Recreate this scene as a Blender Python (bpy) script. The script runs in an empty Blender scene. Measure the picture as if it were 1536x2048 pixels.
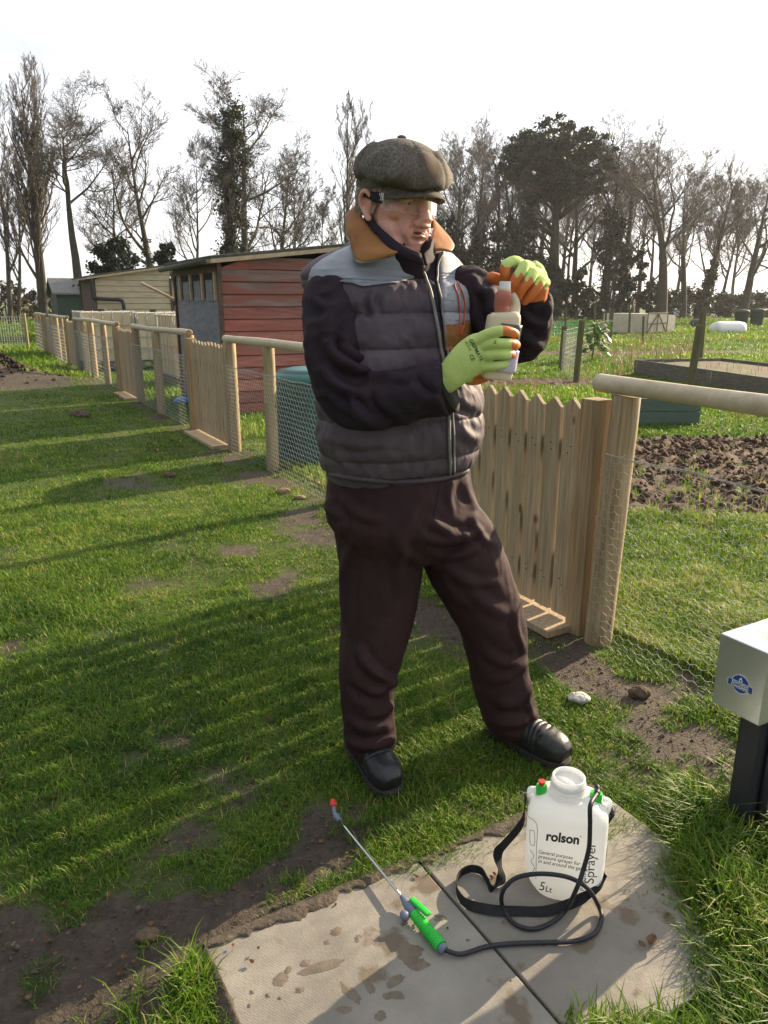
import bpy, bmesh, math, random, os
import numpy as np
from mathutils import Vector, Matrix
from mathutils.bvhtree import BVHTree
from mathutils.geometry import tessellate_polygon
# ---------------------------------------------------------------- camera, sky, sun
SC = bpy.context.scene
COL = SC.collection
PITCH = math.radians(15.8); FPX = 1480.0; CAMH = 1.42
cam_d = bpy.data.cameras.new('camera'); cam = bpy.data.objects.new('camera', cam_d); COL.objects.link(cam)
cam.location = (0, 0, CAMH); cam.rotation_euler = (math.pi/2 - PITCH, 0, 0)
cam_d.sensor_fit = 'VERTICAL'; cam_d.sensor_height = 36.0; cam_d.lens = 36.0*FPX/2048.0
cam_d.clip_start = 0.05; cam_d.clip_end = 3000
SC.camera = cam
SUN_AZ = math.radians(51)          # clockwise from +Y
SUN_EL = math.radians(21.0)
world = bpy.data.worlds.new('World'); SC.world = world; world.use_nodes = True
wn = world.node_tree; wn.nodes.clear()
w_out = wn.nodes.new('ShaderNodeOutputWorld'); w_bg = wn.nodes.new('ShaderNodeBackground')
w_sky = wn.nodes.new('ShaderNodeTexSky'); w_sky.sky_type = 'NISHITA'; w_sky.sun_disc = False
w_sky.sun_elevation = SUN_EL; w_sky.sun_rotation = SUN_AZ; w_sky.altitude = 50
w_sky.air_density = 1.0; w_sky.dust_density = 2.0; w_sky.ozone_density = 1.0
w_tc = wn.nodes.new('ShaderNodeTexCoord'); w_map = wn.nodes.new('ShaderNodeMapping')
w_map.inputs['Scale'].default_value = (1.0, 1.0, 3.0)
w_no = wn.nodes.new('ShaderNodeTexNoise'); w_no.inputs['Scale'].default_value = 2.2; w_no.inputs['Detail'].default_value = 7
w_no.inputs['Roughness'].default_value = 0.55; w_no.inputs['Distortion'].default_value = 0.4
w_rmp = wn.nodes.new('ShaderNodeValToRGB'); w_rmp.color_ramp.elements[0].position = 0.33; w_rmp.color_ramp.elements[1].position = 0.57
w_rmp.color_ramp.elements[0].color = (0.45, 0.45, 0.45, 1); w_rmp.color_ramp.elements[1].color = (0.97, 0.97, 0.97, 1)
w_mix = wn.nodes.new('ShaderNodeMix'); w_mix.data_type = 'RGBA'
w_mix.inputs[7].default_value = (9.6, 9.9, 10.4, 1)
wn.links.new(w_tc.outputs['Generated'], w_map.inputs['Vector']); wn.links.new(w_map.outputs[0], w_no.inputs['Vector'])
wn.links.new(w_no.outputs['Fac'], w_rmp.inputs['Fac']); wn.links.new(w_rmp.outputs['Color'], w_mix.inputs[0])
# the thin cloud veil is brightest on the sun's side of the sky
w_dot = wn.nodes.new('ShaderNodeVectorMath'); w_dot.operation = 'DOT_PRODUCT'; w_dot.inputs[1].default_value = (math.sin(SUN_AZ)*math.cos(SUN_EL), math.cos(SUN_AZ)*math.cos(SUN_EL), math.sin(SUN_EL))
w_mr = wn.nodes.new('ShaderNodeMapRange'); w_mr.interpolation_type = 'SMOOTHSTEP'; w_mr.inputs[1].default_value = -0.5; w_mr.inputs[2].default_value = 0.55; w_mr.inputs[3].default_value = 4.6; w_mr.inputs[4].default_value = 11.5
w_vm = wn.nodes.new('ShaderNodeVectorMath'); w_vm.operation = 'SCALE'; w_vm.inputs[0].default_value = (0.96, 0.985, 1.03)
wn.links.new(w_tc.outputs['Generated'], w_dot.inputs[0]); wn.links.new(w_dot.outputs['Value'], w_mr.inputs[0]); wn.links.new(w_mr.outputs[0], w_vm.inputs['Scale']); wn.links.new(w_vm.outputs[0], w_mix.inputs[7])
wn.links.new(w_sky.outputs['Color'], w_mix.inputs[6]); wn.links.new(w_mix.outputs[2], w_bg.inputs['Color'])
w_bg.inputs['Strength'].default_value = 0.05
wn.links.new(w_bg.outputs[0], w_out.inputs['Surface'])
sun_d = bpy.data.lights.new('sun', 'SUN'); sun_d.energy = 5.0; sun_d.angle = math.radians(0.55); sun_d.color = (1.0, 0.80, 0.55)
sun = bpy.data.objects.new('sun', sun_d); COL.objects.link(sun)
SDIR = Vector((math.sin(SUN_AZ)*math.cos(SUN_EL), math.cos(SUN_AZ)*math.cos(SUN_EL), math.sin(SUN_EL)))
sun.rotation_euler = SDIR.to_track_quat('Z', 'Y').to_euler(); sun.location = (20, 14, 12)
SC.view_settings.view_transform = 'Standard'; SC.view_settings.look = 'None'
SC.view_settings.gamma = 1.0; SC.view_settings.exposure = 1.4
QUICK = ''
# ---------------------------------------------------------------- helpers
cp, sp = math.cos(PITCH), math.sin(PITCH)
def ray(px, py):
    u = (px-768)/FPX; v = (1024-py)/FPX
    return np.array([u, cp+v*sp, -sp+v*cp])
def at(px, py, Y):
    r = ray(px, py); t = Y/r[1]; return np.array([0, 0, CAMH]) + r*t
def gp(px, py, z=0.0):
    r = ray(px, py); t = (z-CAMH)/r[2]; p = np.array([0, 0, CAMH]) + r*t; p[2] = z; return p
def project(P):
    P = np.asarray(P, float); x = P[..., 0]; y = P[..., 1]; z = P[..., 2]-CAMH
    dep = y*cp - z*sp; up = y*sp + z*cp
    return 768+FPX*x/dep, 1024-FPX*up/dep
def hash3(i, j, k, seed):
    n = (i*374761393 + j*668265263 + k*2147483647 + seed*974634777) & 0xffffffff
    n = ((n ^ (n >> 13))*1274126177) & 0xffffffff
    n = n ^ (n >> 16)
    return (n & 0xffff)/65535.0
def vnoise(P, seed=0):
    P = np.asarray(P, float)
    f = np.floor(P); I = f.astype(np.int64); t = P-f; t = t*t*(3-2*t)
    out = 0
    for a in (0, 1):
        wa = t[..., 0] if a else 1-t[..., 0]
        for b in (0, 1):
            wb = t[..., 1] if b else 1-t[..., 1]
            for c in (0, 1):
                wc = t[..., 2] if c else 1-t[..., 2]
                out = out + wa*wb*wc*hash3(I[..., 0]+a, I[..., 1]+b, I[..., 2]+c, seed)
    return out*2-1
def fbm(P, octv=4, seed=0, gain=0.5):
    P = np.asarray(P, float); s = 0; a = 1.0; tot = 0
    for o in range(octv):
        s = s + a*vnoise(P*(2.03**o)+o*17.3, seed+o); tot += a; a *= gain
    return s/tot
def n2(x, y, sc, octv=3, seed=0):
    return fbm(np.stack([x*sc, y*sc, np.zeros_like(x)+seed*3.7], -1), octv, seed)
def props(o, label=None, cat=None, group=None, kind=None):
    if label: o['label'] = label
    if cat: o['category'] = cat
    if group: o['group'] = group
    if kind: o['kind'] = kind
    return o
def thing(name, loc, label, cat, group=None):
    o = bpy.data.objects.new(name, None); COL.objects.link(o); o.location = loc; o.empty_display_size = 0.05
    return props(o, label, cat, group)
class MB:
    def __init__(s): s.V = []; s.F = []; s.M = []; s.n = 0
    def add(s, V, F, m=0):
        V = np.asarray(V, float).reshape(-1, 3); s.V.append(V)
        s.F.extend([tuple(i+s.n for i in f) for f in F]); s.M.extend([m]*len(F)); s.n += len(V); return s
    def box(s, c, size, X=(1, 0, 0), Yv=(0, 1, 0), Z=(0, 0, 1), m=0):
        c = np.array(c, float); X, Yv, Z = [np.array(a, float) for a in (X, Yv, Z)]
        h = np.array(size)/2
        V = [c + X*a*h[0] + Yv*b*h[1] + Z*d*h[2] for d in (-1, 1) for b in (-1, 1) for a in (-1, 1)]
        return s.add(V, [(0, 2, 3, 1), (4, 5, 7, 6), (0, 1, 5, 4), (2, 6, 7, 3), (0, 4, 6, 2), (1, 3, 7, 5)], m)
    def tube(s, path, rad, n=8, rb=None, up=None, cap=True, m=0, power=2.0, rot=None):
        V, F = tube(path, rad, n, rb, up, cap, power, rot); return s.add(V, F, m)
    def ell(s, c, r, R=None, nu=20, nv=12, m=0):
        V, F = ellipsoid(c, r, R, nu, nv); return s.add(V, F, m)
    def arr(s): return np.concatenate(s.V), s.F
    def mk(s, name, mats, parent=None, smooth=False, bevel=0, seg=2):
        return mk(name, np.concatenate(s.V), s.F, mats, parent, smooth, s.M, bevel, seg)
def mk(name, V, F, mats, parent=None, smooth=False, M=None, bevel=0, seg=2, autosm=None):
    V = np.array(V, float)
    if not isinstance(mats, (list, tuple)): mats = [mats]
    me = bpy.data.meshes.new(name)
    if parent is not None: org = world_loc(parent)
    else:
        lo = V.min(0); hi = V.max(0); org = np.array([(lo[0]+hi[0])/2, (lo[1]+hi[1])/2, lo[2]])
    V = V - org
    if isinstance(F, np.ndarray) and F.ndim == 2:
        fast_mesh(me, V, F)
    else: me.from_pydata(V.tolist(), [], F)
    for mt in mats: me.materials.append(mt)
    if M is not None and len(mats) > 1: me.polygons.foreach_set('material_index', np.array(M, dtype=np.int32))
    if smooth: me.polygons.foreach_set('use_smooth', np.ones(len(me.polygons), dtype=bool))
    me.update()
    o = bpy.data.objects.new(name, me); COL.objects.link(o)
    if parent is not None: o.parent = parent
    else: o.location = org
    if bevel:
        b = o.modifiers.new('bevel', 'BEVEL'); b.width = bevel; b.segments = seg; b.limit_method = 'ANGLE'; b.angle_limit = math.radians(40)
    return o
def world_loc(o):
    l = np.array(o.location, float)
    return l + (world_loc(o.parent) if o.parent else 0)
def fast_mesh(me, V, F):
    n, k = F.shape
    me.vertices.add(len(V)); me.vertices.foreach_set('co', np.ascontiguousarray(V, dtype=np.float32).ravel())
    me.loops.add(n*k); me.loops.foreach_set('vertex_index', np.ascontiguousarray(F, dtype=np.int32).ravel())
    me.polygons.add(n); me.polygons.foreach_set('loop_start', np.arange(0, n*k, k, dtype=np.int32))
    me.update(calc_edges=True)
def crom(pts, k):
    """Catmull-Rom resample of an (n,d) array with k samples per span"""
    P = np.asarray(pts, float); n = len(P)
    E = np.vstack([2*P[0]-P[1], P, 2*P[-1]-P[-2]]); out = []
    for i in range(n-1):
        p0, p1, p2, p3 = E[i], E[i+1], E[i+2], E[i+3]
        for j in range(k):
            t = j/k
            out.append(0.5*((2*p1)+(-p0+p2)*t+(2*p0-5*p1+4*p2-p3)*t*t+(-p0+3*p1-3*p2+p3)*t**3))
    out.append(P[-1]); return np.array(out)
def tube(path, rad, n=8, rb=None, up=None, cap=True, power=2.0, rot=None):
    P = np.asarray(path, float); k = len(P)
    ra = np.full(k, rad, float) if np.isscalar(rad) else np.asarray(rad, float)
    rb = ra if rb is None else (np.full(k, rb, float) if np.isscalar(rb) else np.asarray(rb, float))
    T = np.gradient(P, axis=0); T /= np.linalg.norm(T, axis=1)[:, None]+1e-12
    u = np.array(up if up is not None else ((0, 0, 1) if abs(T[0][2]) < 0.9 else (1, 0, 0)), float)
    V = []; a = np.linspace(0, 2*math.pi, n, endpoint=False)
    ca, sa = np.cos(a), np.sin(a)
    if power != 2.0:
        ca = np.sign(ca)*np.abs(ca)**(2/power); sa = np.sign(sa)*np.abs(sa)**(2/power)
    for i in range(k):
        t = T[i]; x = u-t*np.dot(u, t); x /= np.linalg.norm(x)+1e-12; y = np.cross(t, x)
        if up is None: u = x
        V.append(P[i]+x*ra[i]*ca[:, None]+y*rb[i]*sa[:, None])
    V = np.concatenate(V); F = []
    for i in range(k-1):
        for j in range(n):
            F.append((i*n+j, i*n+(j+1) % n, (i+1)*n+(j+1) % n, (i+1)*n+j))
    if cap:
        F.append(tuple(range(n))[::-1]); F.append(tuple((k-1)*n+j for j in range(n)))
    return V, F
def ellipsoid(c, r, R=None, nu=20, nv=12):
    V = [(0, 0, -1)]
    for i in range(1, nv):
        ph = -math.pi/2+math.pi*i/nv
        for j in range(nu):
            th = 2*math.pi*j/nu; V.append((math.cos(ph)*math.cos(th), math.cos(ph)*math.sin(th), math.sin(ph)))
    V.append((0, 0, 1)); V = np.array(V)*np.array(r)
    if R is not None: V = V@np.array(R).T
    V = V+np.array(c); F = []
    for j in range(nu): F.append((0, 1+(j+1) % nu, 1+j))
    for i in range(nv-2):
        for j in range(nu):
            a = 1+i*nu; F.append((a+j, a+(j+1) % nu, a+nu+(j+1) % nu, a+nu+j))
    L = len(V)-1; a = 1+(nv-2)*nu
    for j in range(nu): F.append((a+j, a+(j+1) % nu, L))
    return V, F
def lathe(prof, n=32, c=(0, 0, 0), R=None):
    """profile of (radius, z)"""
    V = []; F = []; k = len(prof)
    for r, z in prof:
        for j in range(n):
            a = 2*math.pi*j/n; V.append((r*math.cos(a), r*math.sin(a), z))
    for i in range(k-1):
        for j in range(n): F.append((i*n+j, i*n+(j+1) % n, (i+1)*n+(j+1) % n, (i+1)*n+j))
    V = np.array(V)
    if R is not None: V = V@np.array(R).T
    return V+np.array(c), F
def segs_mesh(P0, P1, r0, r1, k):
    """many separate tapered k-sided prisms, vectorised"""
    P0, P1 = np.asarray(P0), np.asarray(P1); r0, r1 = np.asarray(r0), np.asarray(r1); n = len(P0)
    T = P1-P0; T /= np.linalg.norm(T, axis=1)[:, None]+1e-12
    H = np.where(np.abs(T[:, 2:3]) < 0.9, np.array([[0, 0, 1.0]]), np.array([[1.0, 0, 0]]))
    X = np.cross(H, T); X /= np.linalg.norm(X, axis=1)[:, None]+1e-12; Y = np.cross(T, X)
    a = np.linspace(0, 2*math.pi, k, endpoint=False)
    ring = X[:, None]*np.cos(a)[None, :, None]+Y[:, None]*np.sin(a)[None, :, None]
    V = np.concatenate([P0[:, None]+ring*r0[:, None, None], P1[:, None]+ring*r1[:, None, None]], 1).reshape(-1, 3)
    j = np.arange(k); q = np.stack([j, (j+1) % k, k+(j+1) % k, k+j], 1)
    F = (np.arange(n)[:, None, None]*2*k+q[None]).reshape(-1, 4)
    return V, F
def fuse(mb, voxel=0.005, smooth=6, sfac=0.5):
    """union of overlapping closed pieces as one continuous skin; returns V, F(quads), N"""
    V, F = mb.arr() if isinstance(mb, MB) else mb
    me = bpy.data.meshes.new('t'); me.from_pydata(np.asarray(V).tolist(), [], F)
    o = bpy.data.objects.new('t', me); COL.objects.link(o)
    r = o.modifiers.new('r', 'REMESH'); r.mode = 'VOXEL'; r.voxel_size = voxel
    if smooth:
        s = o.modifiers.new('s', 'SMOOTH'); s.factor = sfac; s.iterations = smooth
    dg = bpy.context.evaluated_depsgraph_get(); dg.update()
    m2 = bpy.data.meshes.new_from_object(o.evaluated_get(dg))
    n = len(m2.vertices); V = np.empty(n*3, np.float32); m2.vertices.foreach_get('co', V); V = V.reshape(-1, 3).astype(float)
    L = np.empty(len(m2.loops), np.int32); m2.loops.foreach_get('vertex_index', L); F = L.reshape(-1, 4)
    bpy.data.objects.remove(o); bpy.data.meshes.remove(me); bpy.data.meshes.remove(m2)
    return V, F, vnorm(V, F)
def vnorm(V, F):
    a = V[F[:, 2]]-V[F[:, 0]]; b = V[F[:, 3]]-V[F[:, 1]]; fn = np.cross(a, b); N = np.zeros_like(V)
    for k in range(4): np.add.at(N, F[:, k], fn)
    return N/(np.linalg.norm(N, axis=1)[:, None]+1e-12)
def bvh_of(V, F): return BVHTree.FromPolygons([tuple(v) for v in V], [tuple(int(i) for i in f) for f in F])
def hit(bvh, px, py, off=0.0):
    d = Vector(ray(px, py)).normalized(); o = Vector((0, 0, CAMH))
    loc, nor, i, dist = bvh.ray_cast(o, d)
    if loc is None: return None
    if nor.dot(d) > 0: nor = -nor
    return np.array(loc+nor*off)
def segdist(V, a, b):
    a = np.asarray(a, float); b = np.asarray(b, float); ab = b-a
    t = np.clip(((V-a)@ab)/(ab@ab+1e-12), 0, 1); return np.linalg.norm(V-(a+t[:, None]*ab), axis=1), t
# ---------------------------------------------------------------- materials
def lin(c):
    if isinstance(c, str):
        c = [int(c[i:i+2], 16)/255 for i in (0, 2, 4)]
        c = [x/12.92 if x <= 0.04045 else ((x+0.055)/1.055)**2.4 for x in c]
    return tuple(c)+(1,) if len(c) == 3 else tuple(c)
def mat(name, c1, c2=None, scale=8, rough=0.7, bump=0.0, bscale=60, metal=0, stretch=(1, 1, 1), detail=5,
        spec=0.4, pos=(0.3, 0.7), c3=None, s3=2, p3=(0.45, 0.6), dist=0.01, trans=0, coat=0, sss=0, alpha=1, rnd=True, bstretch=None, transl=0):
    m = bpy.data.materials.new(name); m.use_nodes = True; nt = m.node_tree; N = nt.nodes; L = nt.links
    b = N['Principled BSDF']; b.inputs['Roughness'].default_value = rough; b.inputs['Metallic'].default_value = metal
    b.inputs['Specular IOR Level'].default_value = spec
    if trans: b.inputs['Transmission Weight'].default_value = trans
    if coat: b.inputs['Coat Weight'].default_value = coat
    if sss:
        b.inputs['Subsurface Weight'].default_value = sss; b.inputs['Subsurface Radius'].default_value = (0.012, 0.005, 0.003); b.inputs['Subsurface Scale'].default_value = 0.6
    if alpha < 1: b.inputs['Alpha'].default_value = alpha
    tc = N.new('ShaderNodeTexCoord'); mp = N.new('ShaderNodeMapping'); mp.inputs['Scale'].default_value = stretch
    L.new(tc.outputs['Object'], mp.inputs['Vector'])
    if rnd:
        oi = N.new('ShaderNodeObjectInfo'); mu = N.new('ShaderNodeMath'); mu.operation = 'MULTIPLY'; mu.inputs[1].default_value = 37.0
        cb = N.new('ShaderNodeCombineXYZ'); L.new(oi.outputs['Random'], mu.inputs[0])
        for i in range(3): L.new(mu.outputs[0], cb.inputs[i])
        L.new(cb.outputs[0], mp.inputs['Location'])
    col = lin(c1)
    out = None
    if c2 is not None:
        no = N.new('ShaderNodeTexNoise'); no.inputs['Scale'].default_value = scale; no.inputs['Detail'].default_value = detail; no.inputs['Roughness'].default_value = 0.6
        L.new(mp.outputs[0], no.inputs['Vector'])
        rp = N.new('ShaderNodeValToRGB'); rp.color_ramp.elements[0].position = pos[0]; rp.color_ramp.elements[1].position = pos[1]
        rp.color_ramp.elements[0].color = lin(c1); rp.color_ramp.elements[1].color = lin(c2)
        L.new(no.outputs['Fac'], rp.inputs['Fac']); out = rp.outputs['Color']
        if c3 is not None:
            no3 = N.new('ShaderNodeTexNoise'); no3.inputs['Scale'].default_value = s3; no3.inputs['Detail'].default_value = 4
            L.new(mp.outputs[0], no3.inputs['Vector'])
            r3 = N.new('ShaderNodeValToRGB'); r3.color_ramp.elements[0].position = p3[0]; r3.color_ramp.elements[1].position = p3[1]
            L.new(no3.outputs['Fac'], r3.inputs['Fac'])
            mx = N.new('ShaderNodeMix'); mx.data_type = 'RGBA'; L.new(r3.outputs['Color'], mx.inputs[0]); L.new(out, mx.inputs[6]); mx.inputs[7].default_value = lin(c3)
            out = mx.outputs[2]
        L.new(out, b.inputs['Base Color'])
    else: b.inputs['Base Color'].default_value = col
    if bump:
        nb = N.new('ShaderNodeTexNoise'); nb.inputs['Scale'].default_value = bscale; nb.inputs['Detail'].default_value = 6
        if bstretch:
            mb = N.new('ShaderNodeMapping'); mb.inputs['Scale'].default_value = bstretch; L.new(tc.outputs['Object'], mb.inputs['Vector']); L.new(mb.outputs[0], nb.inputs['Vector'])
        else: L.new(mp.outputs[0], nb.inputs['Vector'])
        bp = N.new('ShaderNodeBump'); bp.inputs['Strength'].default_value = bump; bp.inputs['Distance'].default_value = dist
        L.new(nb.outputs['Fac'], bp.inputs['Height']); L.new(bp.outputs[0], b.inputs['Normal'])
    if transl:
        tr = N.new('ShaderNodeBsdfTranslucent'); ms = N.new('ShaderNodeMixShader'); ms.inputs[0].default_value = transl
        if out is not None: L.new(out, tr.inputs['Color'])
        else: tr.inputs['Color'].default_value = col
        L.new(b.outputs[0], ms.inputs[1]); L.new(tr.outputs[0], ms.inputs[2]); L.new(ms.outputs[0], N['Material Output'].inputs['Surface'])
    return m
MT = {}
def wood(name, c1, c2, knots=True, rough=0.75, axis=2, c3=None, **k):
    st = [22, 22, 22]; st[axis] = 1.1
    m = mat(name, c1, c2, scale=3.2, rough=rough, bump=0.5, bscale=5, stretch=tuple(st), detail=7, dist=0.004, c3=c3, s3=0.16, p3=(0.50, 0.78), pos=(.36, .64), **k)
    if not knots: return m
    nt = m.node_tree; N = nt.nodes; L = nt.links; b = N['Principled BSDF']; src = b.inputs['Base Color'].links[0].from_socket
    mp = [n for n in N if n.type == 'MAPPING'][0]; m2 = N.new('ShaderNodeMapping'); q = [7, 7, 7]; q[axis] = 3.2; m2.inputs['Scale'].default_value = q
    L.new([n for n in N if n.type == 'TEX_COORD'][0].outputs['Object'], m2.inputs['Vector']); L.new(mp.inputs['Location'].links[0].from_socket, m2.inputs['Location'])
    v = N.new('ShaderNodeTexVoronoi'); v.inputs['Scale'].default_value = 1.0; L.new(m2.outputs[0], v.inputs['Vector'])
    r = N.new('ShaderNodeValToRGB'); r.color_ramp.elements[0].position = .05; r.color_ramp.elements[0].color = (1, 1, 1, 1); r.color_ramp.elements[1].position = .10; r.color_ramp.elements[1].color = (0, 0, 0, 1); L.new(v.outputs['Distance'], r.inputs['Fac'])
    x = N.new('ShaderNodeMix'); x.data_type = 'RGBA'; L.new(r.outputs['Color'], x.inputs[0]); L.new(src, x.inputs[6]); x.inputs[7].default_value = (c1[0]*.42, c1[1]*.34, c1[2]*.28, 1); L.new(x.outputs[2], b.inputs['Base Color'])
    return m
rng = np.random.default_rng(7); random.seed(7)
D = np.array([-0.49, 0.872, 0.0]); D /= np.linalg.norm(D); NV = np.array([D[1], -D[0], 0.0]); UP = np.array([0, 0, 1.0])   # along the fence (away), square to it (to the plots)
P0 = gp(1195, 1282)
# ---------------------------------------------------------------- ground
MUD = [(gp(150, 1990), .25, 1.1), (gp(0, 1840), .12, .5), (gp(310, 1900), .14, .9), (gp(470, 1840), .11, .8), (gp(590, 1760), .09, .6), (gp(620, 1640), .08, .5), (gp(570, 1560), .14, .3), (gp(660, 1700), .1, .6), (gp(20, 1700), .15, .6),
       (gp(540, 1740), .09, .6), (gp(330, 1690), .10, .5), (gp(340, 1480), .16, .4), (gp(560, 1180), .22, .9), (gp(470, 1110), .16, .7), (gp(270, 970), .25, .6), (gp(60, 1290), .15, .3),
       (gp(860, 1220), .25, .8), (gp(930, 1260), .18, .6), (gp(1130, 1290), .16, .9), (gp(1090, 1250), .14, 1.2), (gp(1260, 1390), .16, .8), (gp(1330, 1450), .16, .9), (gp(1390, 1510), .14, 1.0), (gp(1180, 1350), .14, 1.0), (gp(1340, 1360), .12, .7), (gp(1440, 1590), .12, .5),
       (gp(520, 960), .26, .6), (gp(600, 1040), .24, .8), (gp(640, 1080), .2, .7), (gp(440, 910), .26, .5), (gp(40, 770), .8, 1.5),
       (gp(1060, 2040), .08, .8), (gp(1140, 1850), .2, 1.0), (gp(760, 1640), .1, .5)]
S1 = np.array([-.404, 1.344, 0]); S2 = np.array([.152, 1.514, 0]); SE = np.array([.506, -.862, 0]); SN = np.array([.862, .506, 0])   # slabs: corner A, corner B, joint direction, square direction
SLABS = [(S1, 0.562), (S1+SN*0.569+SE*0.02, 0.62)]
def in_bed(x, y):
    e = n2(x, y, 1.3, 3, 5)*0.22
    b1 = np.minimum(np.minimum(y-(4.95-0.05*(x-1.5)), 8.15-0.03*x-y), np.minimum(x-1.0+0*(y), 9.5-x))
    b2 = np.minimum(np.minimum(y-13.3, 14.6-y), np.minimum(x+1.5, 3.9-x))
    b3 = np.minimum(np.minimum(y-21.5, 23.0-y), np.minimum(x-4, 30-x))
    b4 = np.minimum(np.minimum(y-9.7, 11.0-y), np.minimum(x+6.2, -2.8-x))*0.8
    b = np.maximum(np.maximum(b1, b2), np.maximum(b3, b4)); b = np.where(foff(x, y) < .5, -1, b)
    return np.clip((b+e)/0.12+0.5, 0, 1)
def foff(x, y): return (x-P0[0])*NV[0]+(y-P0[1])*NV[1]
def fs(x, y): return (x-P0[0])*D[0]+(y-P0[1])*D[1]
def cover(x, y):
    r = np.hypot(x, y)
    c = 0.80+0.42*n2(x, y, 2.3, 4, 1)+0.62*n2(x, y, 7.5, 4, 2)
    off = foff(x, y); s = fs(x, y)
    for p, rad, a in MUD:
        d2 = ((x-p[0])**2+(y-p[1])**2)/rad**2
        c = c-a*np.exp(-d2)*(1+0.5*n2(x, y, 5, 2, 3))
    for p, rad, a in ((gp(400, 1950), .07, 1.3), (gp(425, 2040), .07, 1.5), (gp(200, 1800), .15, .6), (gp(540, 1680), .12, .7), (gp(120, 1710), .15, .6), (gp(440, 1760), .07, .7), (gp(1290, 1330), .12, .6), (gp(1340, 1430), .10, .5)):
        c = c+a*np.exp(-((x-p[0])**2+(y-p[1])**2)/rad**2)*(1+.8*n2(x, y, 9, 2, 33))
    c = c-0.50*np.exp(-((off+0.10)/0.18)**2)*(s > 1.5)*np.clip(0.7+0.8*n2(x, y, 1.5, 2, 9), 0, 1)
    c = np.where((off > 0.1), np.maximum(c, 0.45+0.35*n2(x, y, 1.1, 3, 8)+0.3*n2(x, y, 5, 2, 4)), c)
    c = np.where((off > 0.1) & (r < 5.5), c+0.25, c)
    lr = np.clip((x-0.55)/0.3, 0, 1)*np.clip((2.0-y)/0.4, 0, 1); c = c+lr*0.5
    c = c*(1-in_bed(x, y))
    return np.clip(c, 0, 1)
def hz(x, y):
    x = np.asarray(x, float); y = np.asarray(y, float); r = np.hypot(x, y)
    h = 0.012*n2(x, y, 1.2, 3, 11)+0.006*n2(x, y, 6, 3, 12)
    c = cover(x, y); bare = 1-c
    near = np.clip(1-(r-4)/3, 0, 1)
    h = h+near*bare*0.010*n2(x, y, 22, 3, 13)
    # tyre treads in the mud: two crossing sets of bars
    tx = (x*0.90+y*0.43); ty = (-x*0.43+y*0.90)
    band = np.exp(-((tx-0.42)/0.11)**2)+np.exp(-((tx-0.16)/0.08)**2)*0.7+np.exp(-((ty-1.62)/0.12)**2)*(x < 0)*0.8+np.exp(-((x+0.75)/0.35)**2)*(y < 1.75)*.7
    bars = np.clip(np.sin(ty*2*math.pi/0.062+np.sin(tx*40)*0.5)*2.2, -1, 1)
    h = h+near*bare*band*bars*0.0065*(y < 2.6)
    bd = in_bed(x, y)
    cl = np.abs(n2(x, y, 5.5, 4, 21)); h = h+bd*(0.10*cl-0.03+0.02*n2(x, y, 24, 2, 25))
    h = h+0.10*np.clip(foff(x, y)-0.2, 0, 1)*0+0.35*np.exp(-(((x+7.7)/1.5)**2+((y-14.0)/0.8)**2))*(1+0.5*n2(x, y, 3, 3, 30))
    return h
def grid_axis(fine0, fine1, step, far0, far1, gr):
    a = list(np.arange(fine0, fine1+1e-6, step)); s = step
    while a[-1] < far1: s *= gr; a.append(a[-1]+s)
    s = step; b = []; v = fine0
    while v > far0: s *= gr; v -= s; b.append(v)
    return np.array(b[::-1]+a)
gx = grid_axis(-3.2, 3.6, 0.03, -900, 900, 1.055); gy = grid_axis(0.7, 5.2, 0.03, -60, 1500, 1.03)
if QUICK: gx = grid_axis(-3.2, 3.6, 0.1, -900, 900, 1.1); gy = grid_axis(0.7, 9, 0.1, -60, 1500, 1.1)
GX, GY = np.meshgrid(gx, gy); gxf, gyf = GX.ravel(), GY.ravel()
gz = hz(gxf, gyf)
for (c0, wd) in SLABS:     # ground dips under the slabs
    dx, dy = gxf-c0[0], gyf-c0[1]; a = dx*SE[0]+dy*SE[1]; b = dx*SN[0]+dy*SN[1]
    gz = np.where((a > 0.02) & (a < (.88 if wd < .61 else .60)) & (b > .02) & (b < wd-.02), np.minimum(gz, -0.012), gz)
ny, nx = GX.shape; idx = np.arange(ny*nx).reshape(ny, nx)
GF = np.stack([idx[:-1, :-1], idx[:-1, 1:], idx[1:, 1:], idx[1:, :-1]], -1).reshape(-1, 4)
ground = mk('ground', np.stack([gxf, gyf, gz], 1), GF, [], smooth=True)
props(ground, kind='structure')
for nm, vals in (('cover', cover(gxf, gyf)), ('bed', in_bed(gxf, gyf))):
    at_ = ground.data.attributes.new(nm, 'FLOAT', 'POINT'); at_.data.foreach_set('value', vals.astype(np.float32))
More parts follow.
